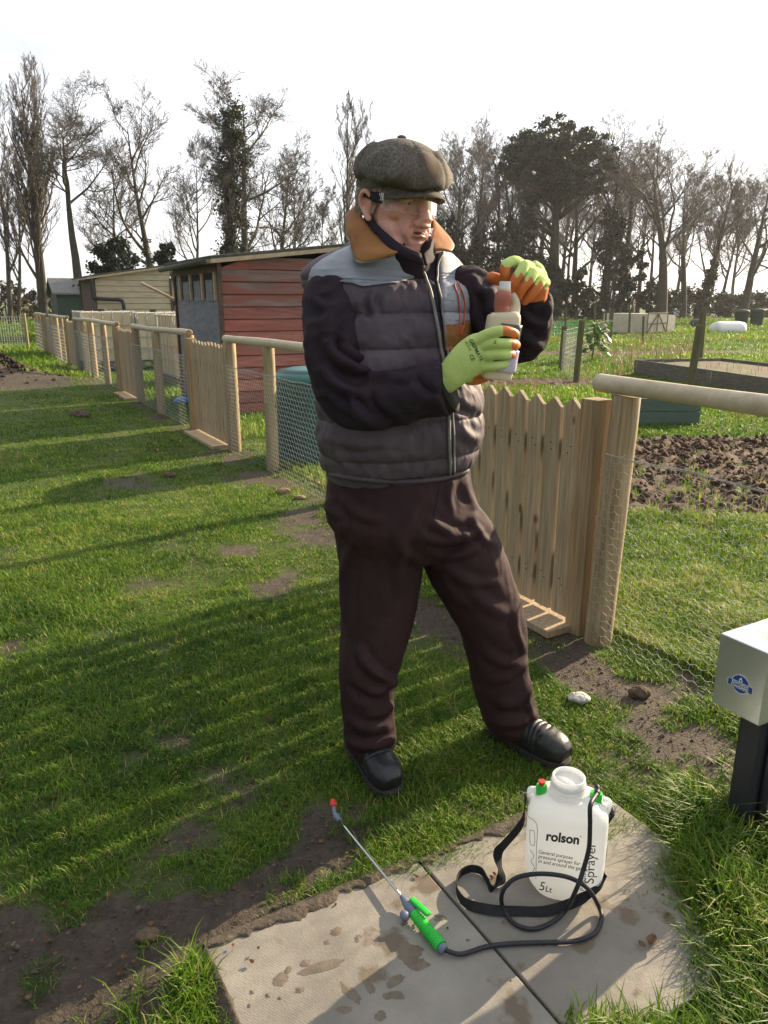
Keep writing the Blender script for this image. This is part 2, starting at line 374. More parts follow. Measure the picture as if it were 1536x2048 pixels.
def ground_mat():
    m = bpy.data.materials.new('ground_soil_and_turf'); m.use_nodes = True; nt = m.node_tree; N = nt.nodes; L = nt.links
    b = N['Principled BSDF']; b.inputs['Roughness'].default_value = 0.85; b.inputs['Specular IOR Level'].default_value = 0.25
    g = N.new('ShaderNodeNewGeometry')
    def noise(sc, det=5, st=(1, 1, 1)):
        mp = N.new('ShaderNodeMapping'); mp.inputs['Scale'].default_value = st; L.new(g.outputs['Position'], mp.inputs['Vector'])
        n = N.new('ShaderNodeTexNoise'); n.inputs['Scale'].default_value = sc; n.inputs['Detail'].default_value = det; n.inputs['Roughness'].default_value = 0.62
        L.new(mp.outputs[0], n.inputs['Vector']); return n.outputs['Fac']
    def ramp(f, a, b_, p=(0.35, 0.65)):
        r = N.new('ShaderNodeValToRGB'); r.color_ramp.elements[0].position = p[0]; r.color_ramp.elements[1].position = p[1]
        r.color_ramp.elements[0].color = lin(a); r.color_ramp.elements[1].color = lin(b_); L.new(f, r.inputs['Fac']); return r.outputs['Color']
    def mix(f, a, b_):
        x = N.new('ShaderNodeMix'); x.data_type = 'RGBA'
        L.new(f, x.inputs[0]); L.new(a, x.inputs[6]); L.new(b_, x.inputs[7]); return x.outputs[2]
    mud = mix(ramp(noise(1.3, 4), (0, 0, 0), (1, 1, 1)), ramp(noise(35), (0.040, 0.031, 0.023), (0.080, 0.063, 0.047)), ramp(noise(60), (0.065, 0.052, 0.040), (0.12, 0.098, 0.073)))
    soil = ramp(noise(16), (0.040, 0.022, 0.014), (0.13, 0.080, 0.052), (0.3, 0.75))
    turf1 = ramp(noise(45), (0.030, 0.050, 0.008), (0.085, 0.125, 0.022))
    turf2 = ramp(noise(3.5), (0.055, 0.085, 0.014), (0.12, 0.125, 0.040), (0.4, 0.72))
    turf = mix(ramp(noise(1.1, 6, (1, .6, 1)), (0, 0, 0), (1, 1, 1), (0.4, 0.68)), turf1, turf2)
    a = N.new('ShaderNodeAttribute'); a.attribute_name = 'cover'; a2 = N.new('ShaderNodeAttribute'); a2.attribute_name = 'bed'
    c = mix(ramp(a.outputs['Fac'], (0, 0, 0), (1, 1, 1), (0.25, 0.65)), mud, turf); c = mix(a2.outputs['Fac'], c, soil)
    L.new(c, b.inputs['Base Color'])
    bp = N.new('ShaderNodeBump'); bp.inputs['Strength'].default_value = 1.0; bp.inputs['Distance'].default_value = 0.014; L.new(noise(95, 10), bp.inputs['Height'])
    L.new(bp.outputs[0], b.inputs['Normal']); return m
ground.data.materials.append(ground_mat())
# ---------------------------------------------------------------- grass blades
def grass_mat(name, ca, cb, cc, tr=0.45):
    m = bpy.data.materials.new(name); m.use_nodes = True; nt = m.node_tree; N = nt.nodes; L = nt.links
    b = N['Principled BSDF']; b.inputs['Roughness'].default_value = 0.5; b.inputs['Specular IOR Level'].default_value = 0.25
    a = N.new('ShaderNodeAttribute'); a.attribute_name = 'tint'
    r = N.new('ShaderNodeValToRGB'); r.color_ramp.elements[0].color = lin(ca); r.color_ramp.elements[1].color = lin(cc)
    e = r.color_ramp.elements.new(0.75); e.color = lin(cb); r.color_ramp.elements[0].position = 0.1; r.color_ramp.elements[2].position = 1.0
    L.new(a.outputs['Fac'], r.inputs['Fac']); L.new(r.outputs['Color'], b.inputs['Base Color'])
    t = N.new('ShaderNodeBsdfTranslucent'); L.new(r.outputs['Color'], t.inputs['Color'])
    x = N.new('ShaderNodeMixShader'); x.inputs[0].default_value = tr; L.new(b.outputs[0], x.inputs[1]); L.new(t.outputs[0], x.inputs[2])
    L.new(x.outputs[0], N['Material Output'].inputs['Surface']); return m
MT['grass'] = grass_mat('grass_blades', (0.036, 0.104, 0.009), (0.175, 0.300, 0.020), (0.42, 0.35, 0.14))
MT['dry'] = grass_mat('dry_stalks', (0.16, 0.11, 0.05), (0.24, 0.18, 0.09), (0.34, 0.28, 0.17), 0.3)
def blades(name, x, y, h, w, tint, matl, label, z=None, lean=0.8, clumpdir=None):
    n = len(x); z = hz(x, y) if z is None else z
    an = rng.uniform(0, 2*math.pi, n); fa = rng.uniform(0, 2*math.pi, n)
    le = h*lean*rng.uniform(0.15, 1.0, n)
    dx, dy = np.cos(an)*le, np.sin(an)*le; wx, wy = -np.sin(an)*w/2, np.cos(an)*w/2
    b = np.stack([x, y, z-0.004], 1); W = np.stack([wx, wy, 0*wx], 1)
    m1 = b+np.stack([dx*.18, dy*.18, h*.45], 1); m2 = b+np.stack([dx*.52, dy*.52, h*.80], 1)
    tp = b+np.stack([dx, dy, h*rng.uniform(.75, 1.0, n)], 1)
    V = np.stack([b-W, b+W, m1-W*.9, m1+W*.9, m2-W*.62, m2+W*.62, tp], 1).reshape(-1, 3)
    me = bpy.data.meshes.new(name); i = np.arange(n)[:, None]*7
    q = np.concatenate([i+np.array([[0, 1, 3, 2]]), i+np.array([[2, 3, 5, 4]])]); t = i+np.array([[4, 5, 6]])
    org = np.array([x.mean(), y.mean(), 0]); V = V-org
    me.vertices.add(len(V)); me.vertices.foreach_set('co', V.astype(np.float32).ravel())
    me.loops.add(q.size+t.size); me.loops.foreach_set('vertex_index', np.concatenate([q.ravel(), t.ravel()]).astype(np.int32))
    me.polygons.add(len(q)+len(t)); me.polygons.foreach_set('loop_start', np.concatenate([np.arange(0, q.size, 4), q.size+np.arange(0, t.size, 3)]).astype(np.int32))
    me.update(calc_edges=True); me.materials.append(matl)
    a = me.attributes.new('tint', 'FLOAT', 'POINT'); a.data.foreach_set('value', np.repeat(tint, 7).astype(np.float32))
    me.polygons.foreach_set('use_smooth', np.ones(len(me.polygons), dtype=bool))
    o = bpy.data.objects.new(name, me); COL.objects.link(o); o.location = org
    return props(o, label, 'grass', kind='stuff')
def on_slab(x, y):
    r = np.zeros(len(x), bool)
    for (c0, wd) in SLABS:
        dx, dy = x-c0[0], y-c0[1]; a = dx*SE[0]+dy*SE[1]; b = dx*SN[0]+dy*SN[1]
        if wd < .61: r |= (a > 0.0+0.05*np.clip((b-.38)/.18, 0, 1)+.012*n2(x, y, 30, 2, 44)) & (a < .9) & (b > -.002) & (b < .566)
        else: r |= (a > 0.075+0.07*n2(x, y, 6, 3, 41)+np.clip(b-.05, 0, 1)*0.27) & (a < 0.34+0.05*n2(x, y, 7, 2, 42)-0.1*np.clip(b-.3, 0, 1)) & (b > -0.005) & (b < .60+0.06*n2(x, y, 6, 2, 43))
    return r
if not QUICK:
    N_ = 900000
    r_ = np.exp(rng.uniform(math.log(0.95), math.log(16), N_)); a_ = rng.uniform(-0.66, 0.66, N_)
    x_ = r_*np.sin(a_); y_ = r_*np.cos(a_)
    dens = N_/(math.log(16/.95)*1.32*r_**2); keep = rng.random(N_) < np.minimum(1, 42000/dens)
    x_, y_, r_ = x_[keep], y_[keep], r_[keep]
    c_ = cover(x_, y_); off_ = foff(x_, y_)
    tuft = n2(x_, y_, 11, 3, 61)
    k_ = (rng.random(len(x_)) < np.clip((c_-0.18)*1.35+tuft*1.2*(c_ < .9)+.25*np.abs(tuft), 0.006*(c_ > .02), 1)) & ~on_slab(x_, y_)
    x_, y_, r_, c_, off_ = x_[k_], y_[k_], r_[k_], c_[k_], off_[k_]
    rt = n2(x_, y_, 3.0, 3, 62)
    longg = np.clip((x_-0.62-0.25*(y_-1.2))/0.12, 0, 1)*np.clip((2.15-y_)/0.3, 0, 1)
    longg = np.maximum(longg, (np.hypot((x_-.42)/.32, (y_-.98)/.2) < 1)*1.0)
    longg = np.maximum(longg, 0.8*(np.hypot((x_+.46)/.09, (y_-1.15)/.22) < 1))
    base = 0.023+0.013*n2(x_, y_, 1.7, 2, 63)
    h_ = base*(1+0.8*np.clip(rt, -.5, 1))*rng.uniform(0.6, 1.5, len(x_))*(1+1.3*(off_ > 0.12)*(r_ < 7))
    h_ = h_*(1+3.0*longg*rng.uniform(0.4, 1.15, len(x_)))
    w_ = 0.0022*(1+0.26*np.clip(r_-1.2, 0, 20))*rng.uniform(.7, 1.3, len(x_))*(1+0.7*longg)
    t_ = np.clip(0.47+0.34*n2(x_, y_, 1.4, 3, 64)+0.42*n2(x_, y_, 9, 3, 66)+rng.normal(0, .17, len(x_))+0.10*(off_ > 0.12), 0, 1)
    t_ = np.where(rng.random(len(x_)) < 0.075, rng.uniform(.85, 1, len(x_)), t_)
    lawn = off_ < 0.1
    nl = lawn & (longg < 0.3)
    blades('lawn_grass', x_[nl], y_[nl], h_[nl], w_[nl], t_[nl], MT['grass'], 'short green winter lawn grass on the left of the fence', lean=1.35)
    nl = lawn & (longg >= 0.3)
    blades('long_grass', x_[nl], y_[nl], h_[nl], w_[nl], t_[nl], MT['grass'], 'long tufted grass beside the paving slabs', lean=1.2)
    nl = ~lawn
    blades('plot_grass', x_[nl], y_[nl], h_[nl], w_[nl], t_[nl], MT['grass'], 'sunlit yellow green grass on the plots behind the fence', lean=1.0)
    # rough grass and dead stalks farther out on the plots
    N2 = 200000; r2 = np.exp(rng.uniform(math.log(8), math.log(75), N2)); a2 = rng.uniform(-0.62, 0.62, N2); x2, y2 = r2*np.sin(a2), r2*np.cos(a2)
    o2 = foff(x2, y2); c2 = cover(x2, y2); rt = n2(x2, y2, .35, 4, 71)
    k = ((o2 > 0.2) | (r2 > 15)) & (rng.random(N2) < np.clip(c2*1.2-.1, 0.05, 1)) & (in_bed(x2, y2) < .5)
    x2, y2, r2, rt = x2[k], y2[k], r2[k], rt[k]
    h2 = (0.035+0.09*np.clip(rt+.15, 0, 1))*rng.uniform(.5, 1.6, len(x2))*(1+np.clip(r2-15, 0, 40)*.03)
    t2 = np.clip(0.50+0.35*rt+0.25*n2(x2, y2, 1.2, 2, 73)+rng.normal(0, .13, len(x2)), 0, 1)
    blades('rough_grass', x2, y2, h2, 0.004*(1+.30*r2), t2, MT['grass'], 'rough tussocky grass across the allotment plots', lean=.8)
    N3 = 9000; r3 = np.exp(rng.uniform(math.log(10), math.log(60), N3)); a3 = rng.uniform(-0.1, 0.6, N3); x3, y3 = r3*np.sin(a3), r3*np.cos(a3)
    k = (n2(x3, y3, .45, 3, 81) > 0.12) & (foff(x3, y3) > 2); x3, y3, r3 = x3[k], y3[k], r3[k]
    blades('dead_stalks', x3, y3, rng.uniform(.12, .5, len(x3)), 0.0025*(1+.22*r3), rng.random(len(x3)), MT['dry'], 'dry brown weed stalks standing on the plots', lean=.5)
    # small soil crumbs in the dug bed and mud
    cx = rng.uniform(0.9, 5.2, 5200); cy = rng.uniform(4.7, 8.3, 5200); k = in_bed(cx, cy) > .4; cx, cy = cx[k], cy[k]
    ico = bmesh.new(); bmesh.ops.create_icosphere(ico, subdivisions=1, radius=1); iv = np.array([v.co[:] for v in ico.verts]); iff = np.array([[v.index for v in f.verts] for f in ico.faces]); ico.free()
    rr = .005+.011*rng.exponential(1, len(cx)).clip(0, 2.4); jit = rng.uniform(.65, 1.3, (len(cx), len(iv), 1))
    V = iv[None]*jit*rr[:, None, None]*rng.uniform(.6, 1.3, (len(cx), 1, 3)); V = V+np.stack([cx, cy, hz(cx, cy)+rr*.3], 1)[:, None]
    F = (np.arange(len(cx))[:, None, None]*len(iv)+iff[None]).reshape(-1, 3)
    MT['soil'] = mat('dug_soil', (0.036, 0.021, 0.014), (0.10, 0.060, 0.040), scale=30, rough=.95, bump=.5, bscale=90, rnd=False)
    o = mk('soil_clods', V.reshape(-1, 3), F, MT['soil']); props(o, 'loose clods of dark soil in the dug bed', 'soil', kind='stuff')

if not QUICK:
    cx = rng.uniform(-1.5, 1.3, 26000); cy = rng.uniform(.95, 3.4, 26000); cc = cover(cx, cy); k = (rng.random(len(cx)) < np.clip((.62-cc)*1.6, 0, .9)) & ~on_slab(cx, cy); cx, cy = cx[k], cy[k]
    rr = .0008+.0013*rng.exponential(1, len(cx)).clip(0, 5); V = iv[None]*rng.uniform(.6, 1.35, (len(cx), len(iv), 1))*rr[:, None, None]*rng.uniform(.6, 1.3, (len(cx), 1, 3)); V = V+np.stack([cx, cy, hz(cx, cy)+rr*.2], 1)[:, None]
    F = (np.arange(len(cx))[:, None, None]*len(iv)+iff[None]).reshape(-1, 3)
    o = mk('mud_crumbs', V.reshape(-1, 3), F, mat('mud_crumb', (0.045, 0.035, 0.026), (0.13, 0.105, 0.08), scale=25, rough=.95, rnd=False)); props(o, 'small crumbs of trodden mud around the slabs and gate', 'mud', kind='stuff')
# ---------------------------------------------------------------- slabs
def slab_mat():
    m = mat('concrete_slab', (0.165, 0.152, 0.130), (0.27, 0.25, 0.215), scale=5, rough=.85, bump=.5, bscale=160, dist=.0015, c3=(0.135, 0.108, 0.078), s3=9, p3=(0.60, 0.66), rnd=True)
    nt = m.node_tree; N = nt.nodes; L = nt.links; b = N['Principled BSDF']
    tc = N.new('ShaderNodeTexCoord'); mp = N.new('ShaderNodeMapping'); mp.inputs['Rotation'].default_value = (0, 0, math.atan2(SE[1], SE[0])); L.new(tc.outputs['Object'], mp.inputs['Vector'])
    # cast reeded texture: fine dimples
    w = N.new('ShaderNodeTexVoronoi'); w.inputs['Scale'].default_value = 190; w.inputs['Randomness'].default_value = 0.25; L.new(mp.outputs[0], w.inputs['Vector'])
    bp = N.new('ShaderNodeBump'); bp.inputs['Strength'].default_value = 0.45; bp.inputs['Distance'].default_value = 0.0016; L.new(w.outputs['Distance'], bp.inputs['Height'])
    old = [n for n in N if n.type == 'BUMP' and n != bp][0]; L.new(old.outputs[0], bp.inputs['Normal']); L.new(bp.outputs[0], b.inputs['Normal'])
    return m
MT['slab'] = slab_mat(); MT['wet'] = mat('damp_mud_stain', (0.105, 0.084, 0.060), (0.16, 0.13, 0.095), scale=40, rough=.45, bump=.5, bscale=200, dist=.002)
def slab(c0, sgn, w, ln, label, tilt):
    c = c0+SE*ln/2+SN*sgn*w/2+UP*(-0.012)
    V = []; F = []; nu = 24
    m = MB(); m.box(c, (ln, w, 0.05), SE, SN, UP+SE*tilt)
    o = m.mk('paving_slab', MT['slab'], bevel=.004); props(o, label, 'slab', 'paving slabs in the grass'); return o
slabA = slab(SLABS[0][0], 1, .562, .90, 'stained paving slab with spray lance handle lying on it', 0)
slabB = slab(SLABS[1][0], 1, .62, .62, 'paving slab under the white sprayer tank', 0.006)
# damp splashes: thin irregular films on slab A
def splash(px, py, rx, ry, rot, seed):
    c = gp(px, py, .0142); n = 26; a = np.linspace(0, 2*math.pi, n, endpoint=False)
    rr = 1+0.35*vnoise(np.stack([np.cos(a)*1.6+seed, np.sin(a)*1.6, 0*a], 1), seed)+0.18*vnoise(np.stack([np.cos(a)*5+seed, np.sin(a)*5, 0*a], 1), seed+1)
    x = np.cos(a)*rx*rr; y = np.sin(a)*ry*rr; X = x*math.cos(rot)-y*math.sin(rot); Y = x*math.sin(rot)+y*math.cos(rot)
    V = np.stack([c[0]+X, c[1]+Y, np.full(n, c[2])], 1); V = np.vstack([V, [c[0], c[1], c[2]+.0008]])
    V[:n, 2] -= .0008
    return V, [(i, (i+1) % n, n) for i in range(n)]
mbs = MB()
for i, (px, py, rx, ry, ro) in enumerate([(672, 1862, .014, .012, 0), (655, 1883, .008, .007, 0), (716, 1876, .010, .008, 1), (640, 1935, .050, .012, .35), (560, 1960, .018, .014, 1), (612, 1925, .011, .010, 0), (600, 1980, .010, .007, 0), (700, 1985, .028, .013, -.9),
      (740, 1975, .009, .016, .4), (790, 1960, .013, .022, 2.2), (787, 1990, .022, .010, 0), (765, 1945, .008, .012, 0), (820, 1905, .026, .030, .3), (835, 1928, .022, .016, 0), (690, 2020, .016, .008, 0), (760, 2030, .012, .012, 0), (560, 1995, .005, .004, 0),
      (536, 1990, .005, .005, 0), (505, 1983, .006, .005, 0), (575, 1940, .010, .007, 1), (880, 1835, .013, .010, 0), (805, 1848, .006, .006, 0), (830, 1850, .010, .006, .8), (1022, 1960, .004, .003, 0), (500, 2010, .005, .005, 0), (935, 1880, .006, .004, 0)]):
    V, F = splash(px, py, rx, ry, ro, i*3+1); mbs.add(V, F)
sp_ = mbs.mk('damp_stain', MT['wet'], parent=slabA)
# ---------------------------------------------------------------- fence
MT['post'] = wood('round_softwood', (0.24, 0.175, 0.095), (0.42, 0.325, 0.195), c3=(0.20, 0.18, 0.10))
MT['board'] = wood('sawn_softwood', (0.29, 0.21, 0.125), (0.47, 0.37, 0.24), c3=(0.24, 0.185, 0.11))
MT['gpost'] = wood('sawn_softwood_post', (0.25, 0.165, 0.085), (0.42, 0.30, 0.17), c3=(0.17, 0.12, 0.07))
MT['rail'] = mat('peeled_rail', (0.42, 0.35, 0.245), (0.58, 0.50, 0.37), scale=2.2, rough=.7, bump=.4, bscale=5, dist=.003, stretch=(9, 9, 9), detail=7)
MT['rail_end'] = mat('rail_cut_end', (0.20, 0.12, 0.06), (0.34, 0.22, 0.12), scale=30)
MT['wire'] = mat('galvanised_wire', (0.40, 0.41, 0.40), rough=.5, metal=.3)
MT['olive'] = wood('old_green_post', (0.065, 0.062, 0.030), (0.13, 0.12, 0.055), c3=(0.09, 0.11, 0.03))
MT['green_wood'] = mat('green_painted_board', (0.055, 0.095, 0.075), (0.09, 0.14, 0.11), scale=3, rough=.7, bump=.4, bscale=6, stretch=(1.5, 1.5, 14))
MT['grey_wood'] = mat('weathered_board', (0.085, 0.080, 0.075), (0.17, 0.16, 0.145), scale=3, rough=.9, bump=.5, bscale=8, stretch=(2, 2, 16))
MT['nail'] = mat('rusty_nail', (0.05, 0.035, 0.028), rough=.6, metal=.3)
def fp(s, off=0.0, z=0.0): return P0+D*s+NV*off+UP*z
def hexnet(s0, s1, z0, z1, off, r, cell=0.05, seed=0, apron=0.0):
    """hexagonal wire netting between two points of the fence; returns prism mesh"""
    hx, hy = cell, cell*0.9; P = []; Q = []
    nrow = int((z1-z0+apron)/(hy*0.75)); ncol = int(abs(s1-s0)/hx)+1
    i, j = np.meshgrid(np.arange(ncol), np.arange(nrow)); i = i.ravel(); j = j.ravel()
    cx = s0+np.sign(s1-s0)*(i+0.5*(j % 2))*hx; cz = z1-(j)*hy*0.75
    def pt(x, z):
        # sag and apron: below ground level the net turns out onto the lawn
        w = 0.012*n2(x, z, 2.2, 2, 90+seed); w2 = 0.010*n2(x, z, 2.0, 2, 95+seed)
        over = np.clip(-(z-z0), 0, 9); zz = np.maximum(z, z0)
        P_ = P0[None]+D[None]*(x+w2)[:, None]+NV[None]*(off+w-over)[:, None]+UP[None]*(zz+w2*.7+0.012*np.abs(n2(x, z, 5, 2, 97))*(over > 0))[:, None]
        return P_
    A, B, r1, r2 = [], [], [], []
    for (ax, az, bx, bz) in ((0, .5, .5, .25), (.5, .25, .5, -.25), (.5, -.25, 0, -.5)):
        A.append(pt(cx+ax*hx, cz+az*hy)); B.append(pt(cx+bx*hx, cz+bz*hy))
    A = np.concatenate(A); B = np.concatenate(B); return segs_mesh(A, B, np.full(len(A), r), np.full(len(A), r), 3)
def round_post(s, off, h, r, parent, lean=(0, 0), zb=-0.03):
    p = fp(s, off); k = 9; zs = np.linspace(zb, h, k)
    path = [p+UP*z+D*lean[0]*z+NV*lean[1]*z for z in zs]; rr = [r*(1.04-.05*i/k) for i in range(k)]; rr[-1] *= .97
    m = MB(); m.tube(path, rr, 18); return m.mk('post', MT['post'], parent, smooth=False, bevel=.003)
def shade_auto(o):
    o.data.polygons.foreach_set('use_smooth', np.ones(len(o.data.polygons), dtype=bool))
    e = o.modifiers.new('es', 'EDGE_SPLIT'); e.split_angle = math.radians(38)
def fence_run(s0, s1, posts, rail0, rail1, label, net=(0.0, .83), r=0.0011, cell=.05, leans=None, apron=0.0, railz=(1.09, 1.09), prad=.056, seed=0):
    t = thing('post_and_rail_fence', fp(s0), label, 'fence', 'post and rail fence runs')
    for i, s in enumerate(posts):
        o = round_post(s, 0.02*math.sin(s*7), 1.066, prad*(1+.06*math.sin(s*3)), t, (leans[i] if leans else (0, 0))); shade_auto(o)
    k = 14; ss = np.linspace(rail0, rail1, k)
    path = np.array([fp(s, 0.0, railz[0]+(railz[1]-railz[0])*i/(k-1)+0.006*math.sin(s*1.7+seed)) for i, s in enumerate(ss)])
    path += NV[None]*(0.008*np.sin(ss*2.1))[:, None]
    m = MB(); rr = 0.0365+0.002*np.sin(ss*5)
    m.tube(path, rr, 20); o = m.mk('rail', [MT['rail'], MT['rail_end']], t, bevel=.012, seg=3); o.data.polygons[-1].material_index = 1; o.data.polygons[-2].material_index = 1; shade_auto(o)
    V, F = hexnet(s0, s1, net[0], net[1], -0.065, r, cell, seed, apron); mk('wire_netting', V, F, MT['wire'], t)
    m = MB(); ss = np.linspace(s0, s1, 24)
    for z, rr in ((net[1]+.012, r*1.7),):
        m.tube([fp(s, -0.066+.004*math.sin(s*9), z+0.006*math.sin(s*11)) for s in ss], rr, 5)
        m.tube([fp(s, -0.068+.004*math.sin(s*9+1), z+0.006*math.sin(s*13+1)-.004) for s in ss], rr*.8, 5)
    m.mk('line_wire', MT['wire'], t)
    return t
def gate(s0, s1, label, n, h=1.03, zb=.045, off=0.0, hinge_post=True):
    t = thing('picket_gate', fp((s0+s1)/2), label, 'gate', 'picket gates along the fence')
    w = (s1-s0)/n; pw = w*0.83
    for i in range(n):
        s = s0+w*(i+.5); c = fp(s, off-.012); hh = h+0.006*math.sin(i*5.1+s0)
        prof = [(-pw/2, zb), (pw/2, zb), (pw/2, hh-pw*.42), (0, hh), (-pw/2, hh-pw*.42)]
        V = [c+D*a+UP*z+NV*b for b in (-.010, .010) for a, z in prof]
        F = [(4, 3, 2, 1, 0), (5, 6, 7, 8, 9)]+[(j, (j+1) % 5, 5+(j+1) % 5, 5+j) for j in range(5)]
        mk('picket', V, F, MT['board'], t, bevel=.0015)
        if s0 < 1:
            for z in (.19, .215, h-.235, h-.205):
                q = c+UP*z+D*(.012*math.sin(z*90+i))-NV*.0115; m = MB(); m.tube([q+NV*.002, q-NV*.0012], .0028, 7); m.mk('nail_head', MT['nail'], t)
    for z in (.20, h-.22):
        m = MB(); m.box(fp((s0+s1)/2, off+.024, z), (s1-s0-.02, .044, .075), D, NV, UP); m.mk('cross_rail', MT['gpost'], t, bevel=.003)
    m = MB(); L_ = math.hypot(s1-s0-.1, h-.5); a = math.atan2(h-.5, s1-s0-.1)
    dd = D*math.cos(a)+UP*math.sin(a); uu = -D*math.sin(a)+UP*math.cos(a)
    m.box(fp((s0+s1)/2, off+.024, (h)/2-.01), (L_-.1, .040, .07), dd, NV, uu); m.mk('brace', MT['gpost'], t, bevel=.003)
    return t
def gate_post(s, label, w=.09, h=1.04, off=0.0):
    t = MB(); c = fp(s, off, h/2-.03); t.box(c, (w, w, h+.06), D, NV, UP); o = t.mk('gate_post', MT['gpost'], bevel=.004)
    return props(o, label, 'gate post', 'square gate posts')
fence_run(-0.02, -3.2, [0.0, -1.55, -3.1], 0.12, -3.3, 'nearest fence run, thick pale rail over hexagonal netting at the right', leans=[(-.022, .020), (0, 0), (0, 0)], apron=.0, railz=(1.10, 1.10), r=.00095, seed=1)
gate_post(.115, 'square gate post standing against the nearest round fence post')
gate(.175, 1.10, 'nearest picket gate, partly behind the man', 8)
gate_post(1.17, 'square gate post hidden behind the man at the far side of the nearest gate')
fence_run(1.26, 4.98, [1.30, 2.62, 3.92, 4.92], 1.2, 5.02, 'fence run behind the man, teal compost bin seen through its netting', r=.0011, cell=.055, seed=2)
gate(5.06, 6.22, 'second picket gate, in front of the red shed', 10)
gate_post(5.02, 'square gate post at the near side of the second gate', w=.06)
gate_post(6.28, 'brown square gate post at the far side of the second gate')
fence_run(6.38, 9.36, [6.40, 7.9, 9.32], 6.33, 9.45, 'fence run in front of the caged tank beside the grey shed end', r=.0016, cell=.06, seed=3)
gate(9.50, 10.55, 'third picket gate from the camera, in front of the cream tanks', 9)
gate_post(10.62, 'dark square post of the third picket gate')
fence_run(10.7, 15.6, [10.78, 12.05, 13.3, 14.5, 15.55], 10.6, 15.7, 'fence run beyond the third gate, in front of the cream tanks', r=.002, cell=.09, seed=4)
gate(15.75, 16.85, 'fourth picket gate from the camera, below the bend of the rail', 8)
fence_run(16.95, 20.2, [17.0, 18.1, 19.2, 20.2], 16.7, 20.3, 'distant fence run with bluish netting between the last two gates', r=.0025, cell=.12, seed=5)
gate(20.3, 21.4, 'last picket gate at the far end of the fence', 8)
fence_run(21.5, 24.5, [21.55, 22.5, 23.5, 24.5], 21.2, 24.6, 'farthest fence run ending at the wire return', r=.003, cell=.15, seed=6)
# wire panel return at the far end
t = thing('wire_panel_fence', fp(24.6), 'pale wire panel fence crossing the far end of the lawn', 'fence')
for k in range(6):
    m = MB(); q = fp(24.8+k*.35, -.3-k*.85); m.tube([q, q+UP*1.1], .05, 8); m.mk('post', MT['post'], t)
q0 = fp(24.8, -.3, .5); q1 = fp(24.8+1.75, -.3-4.25, .5); A = []; B = []
for k in range(60):
    f = k/59; q = q0*(1-f)+q1*f; A.append(q-UP*.5); B.append(q+UP*.5)
for k in range(9):
    A.append(q0+UP*(-.5+k*.125)); B.append(q1+UP*(-.5+k*.125))
V, F = segs_mesh(A, B, np.full(len(A), .006), np.full(len(A), .006), 4); mk('wire_netting', V, F, MT['wire'], t)
# thresholds under gates
for (s, w, lb) in ((.60, .95, 'worn board laid as threshold under the nearest gate'), (5.65, 1.1, 'worn board laid as threshold under the second gate'), (10.0, 1.0, 'small board under the third gate')):
    m = MB(); m.box(fp(s, -.075, .016), (w, .20, .035), D, NV, UP); o = m.mk('threshold_board', MT['board'], bevel=.004); props(o, lb, 'board', 'threshold boards under gates')
# ---------------------------------------------------------------- standpipe box
MT['steel'] = mat('brushed_stainless', (0.56, 0.59, 0.63), (0.68, 0.71, 0.75), scale=6, rough=.30, metal=.85, bump=.05, bscale=200, detail=6, c3=(0.36, 0.34, 0.31), s3=4, p3=(.55, .75))
MT['black_wrap'] = mat('black_post_sleeve', (0.012, 0.014, 0.022), (0.025, 0.027, 0.038), scale=9, rough=.45, bump=.3, bscale=12)
MT['blue'] = mat('blue_sticker', (0.01, 0.06, 0.27), rough=.35); MT['white'] = mat('white_print', (.8, .8, .8), rough=.5); MT['black'] = mat('black_print', (.012, .012, .012), rough=.5)
bc = np.array([.869, 1.753, 0]); BD = -D; BN = NV
t = thing('standpipe', bc+BD*.07+BN*.1, 'stainless steel standpipe box with round blue sticker on a dark post', 'standpipe')
m = MB(); m.box(bc+BD*.069+BN*.12+UP*.50, (.138, .24, .20), BD, BN, UP); m.mk('steel_box', MT['steel'], t, bevel=.003)
m = MB(); m.box(bc+BD*.085+BN*.085+UP*.18, (.066, .07, .50), BD, BN, UP); m.mk('post_sleeve', MT['black_wrap'], t, bevel=.008, seg=3)
m = MB(); m.box(bc+BD*.06+BN*.165+UP*.19, (.10, .08, .44), BD, BN, UP); m.mk('post', MT['olive'], t, bevel=.004)
m = MB(); m.tube([bc+BD*.128+BN*.09+UP*z for z in (-.02, .2, .41)], .012, 10); m.mk('pipe', MT['black_wrap'], t, smooth=True)
m = MB(); a = np.linspace(0, 2*math.pi, 24)
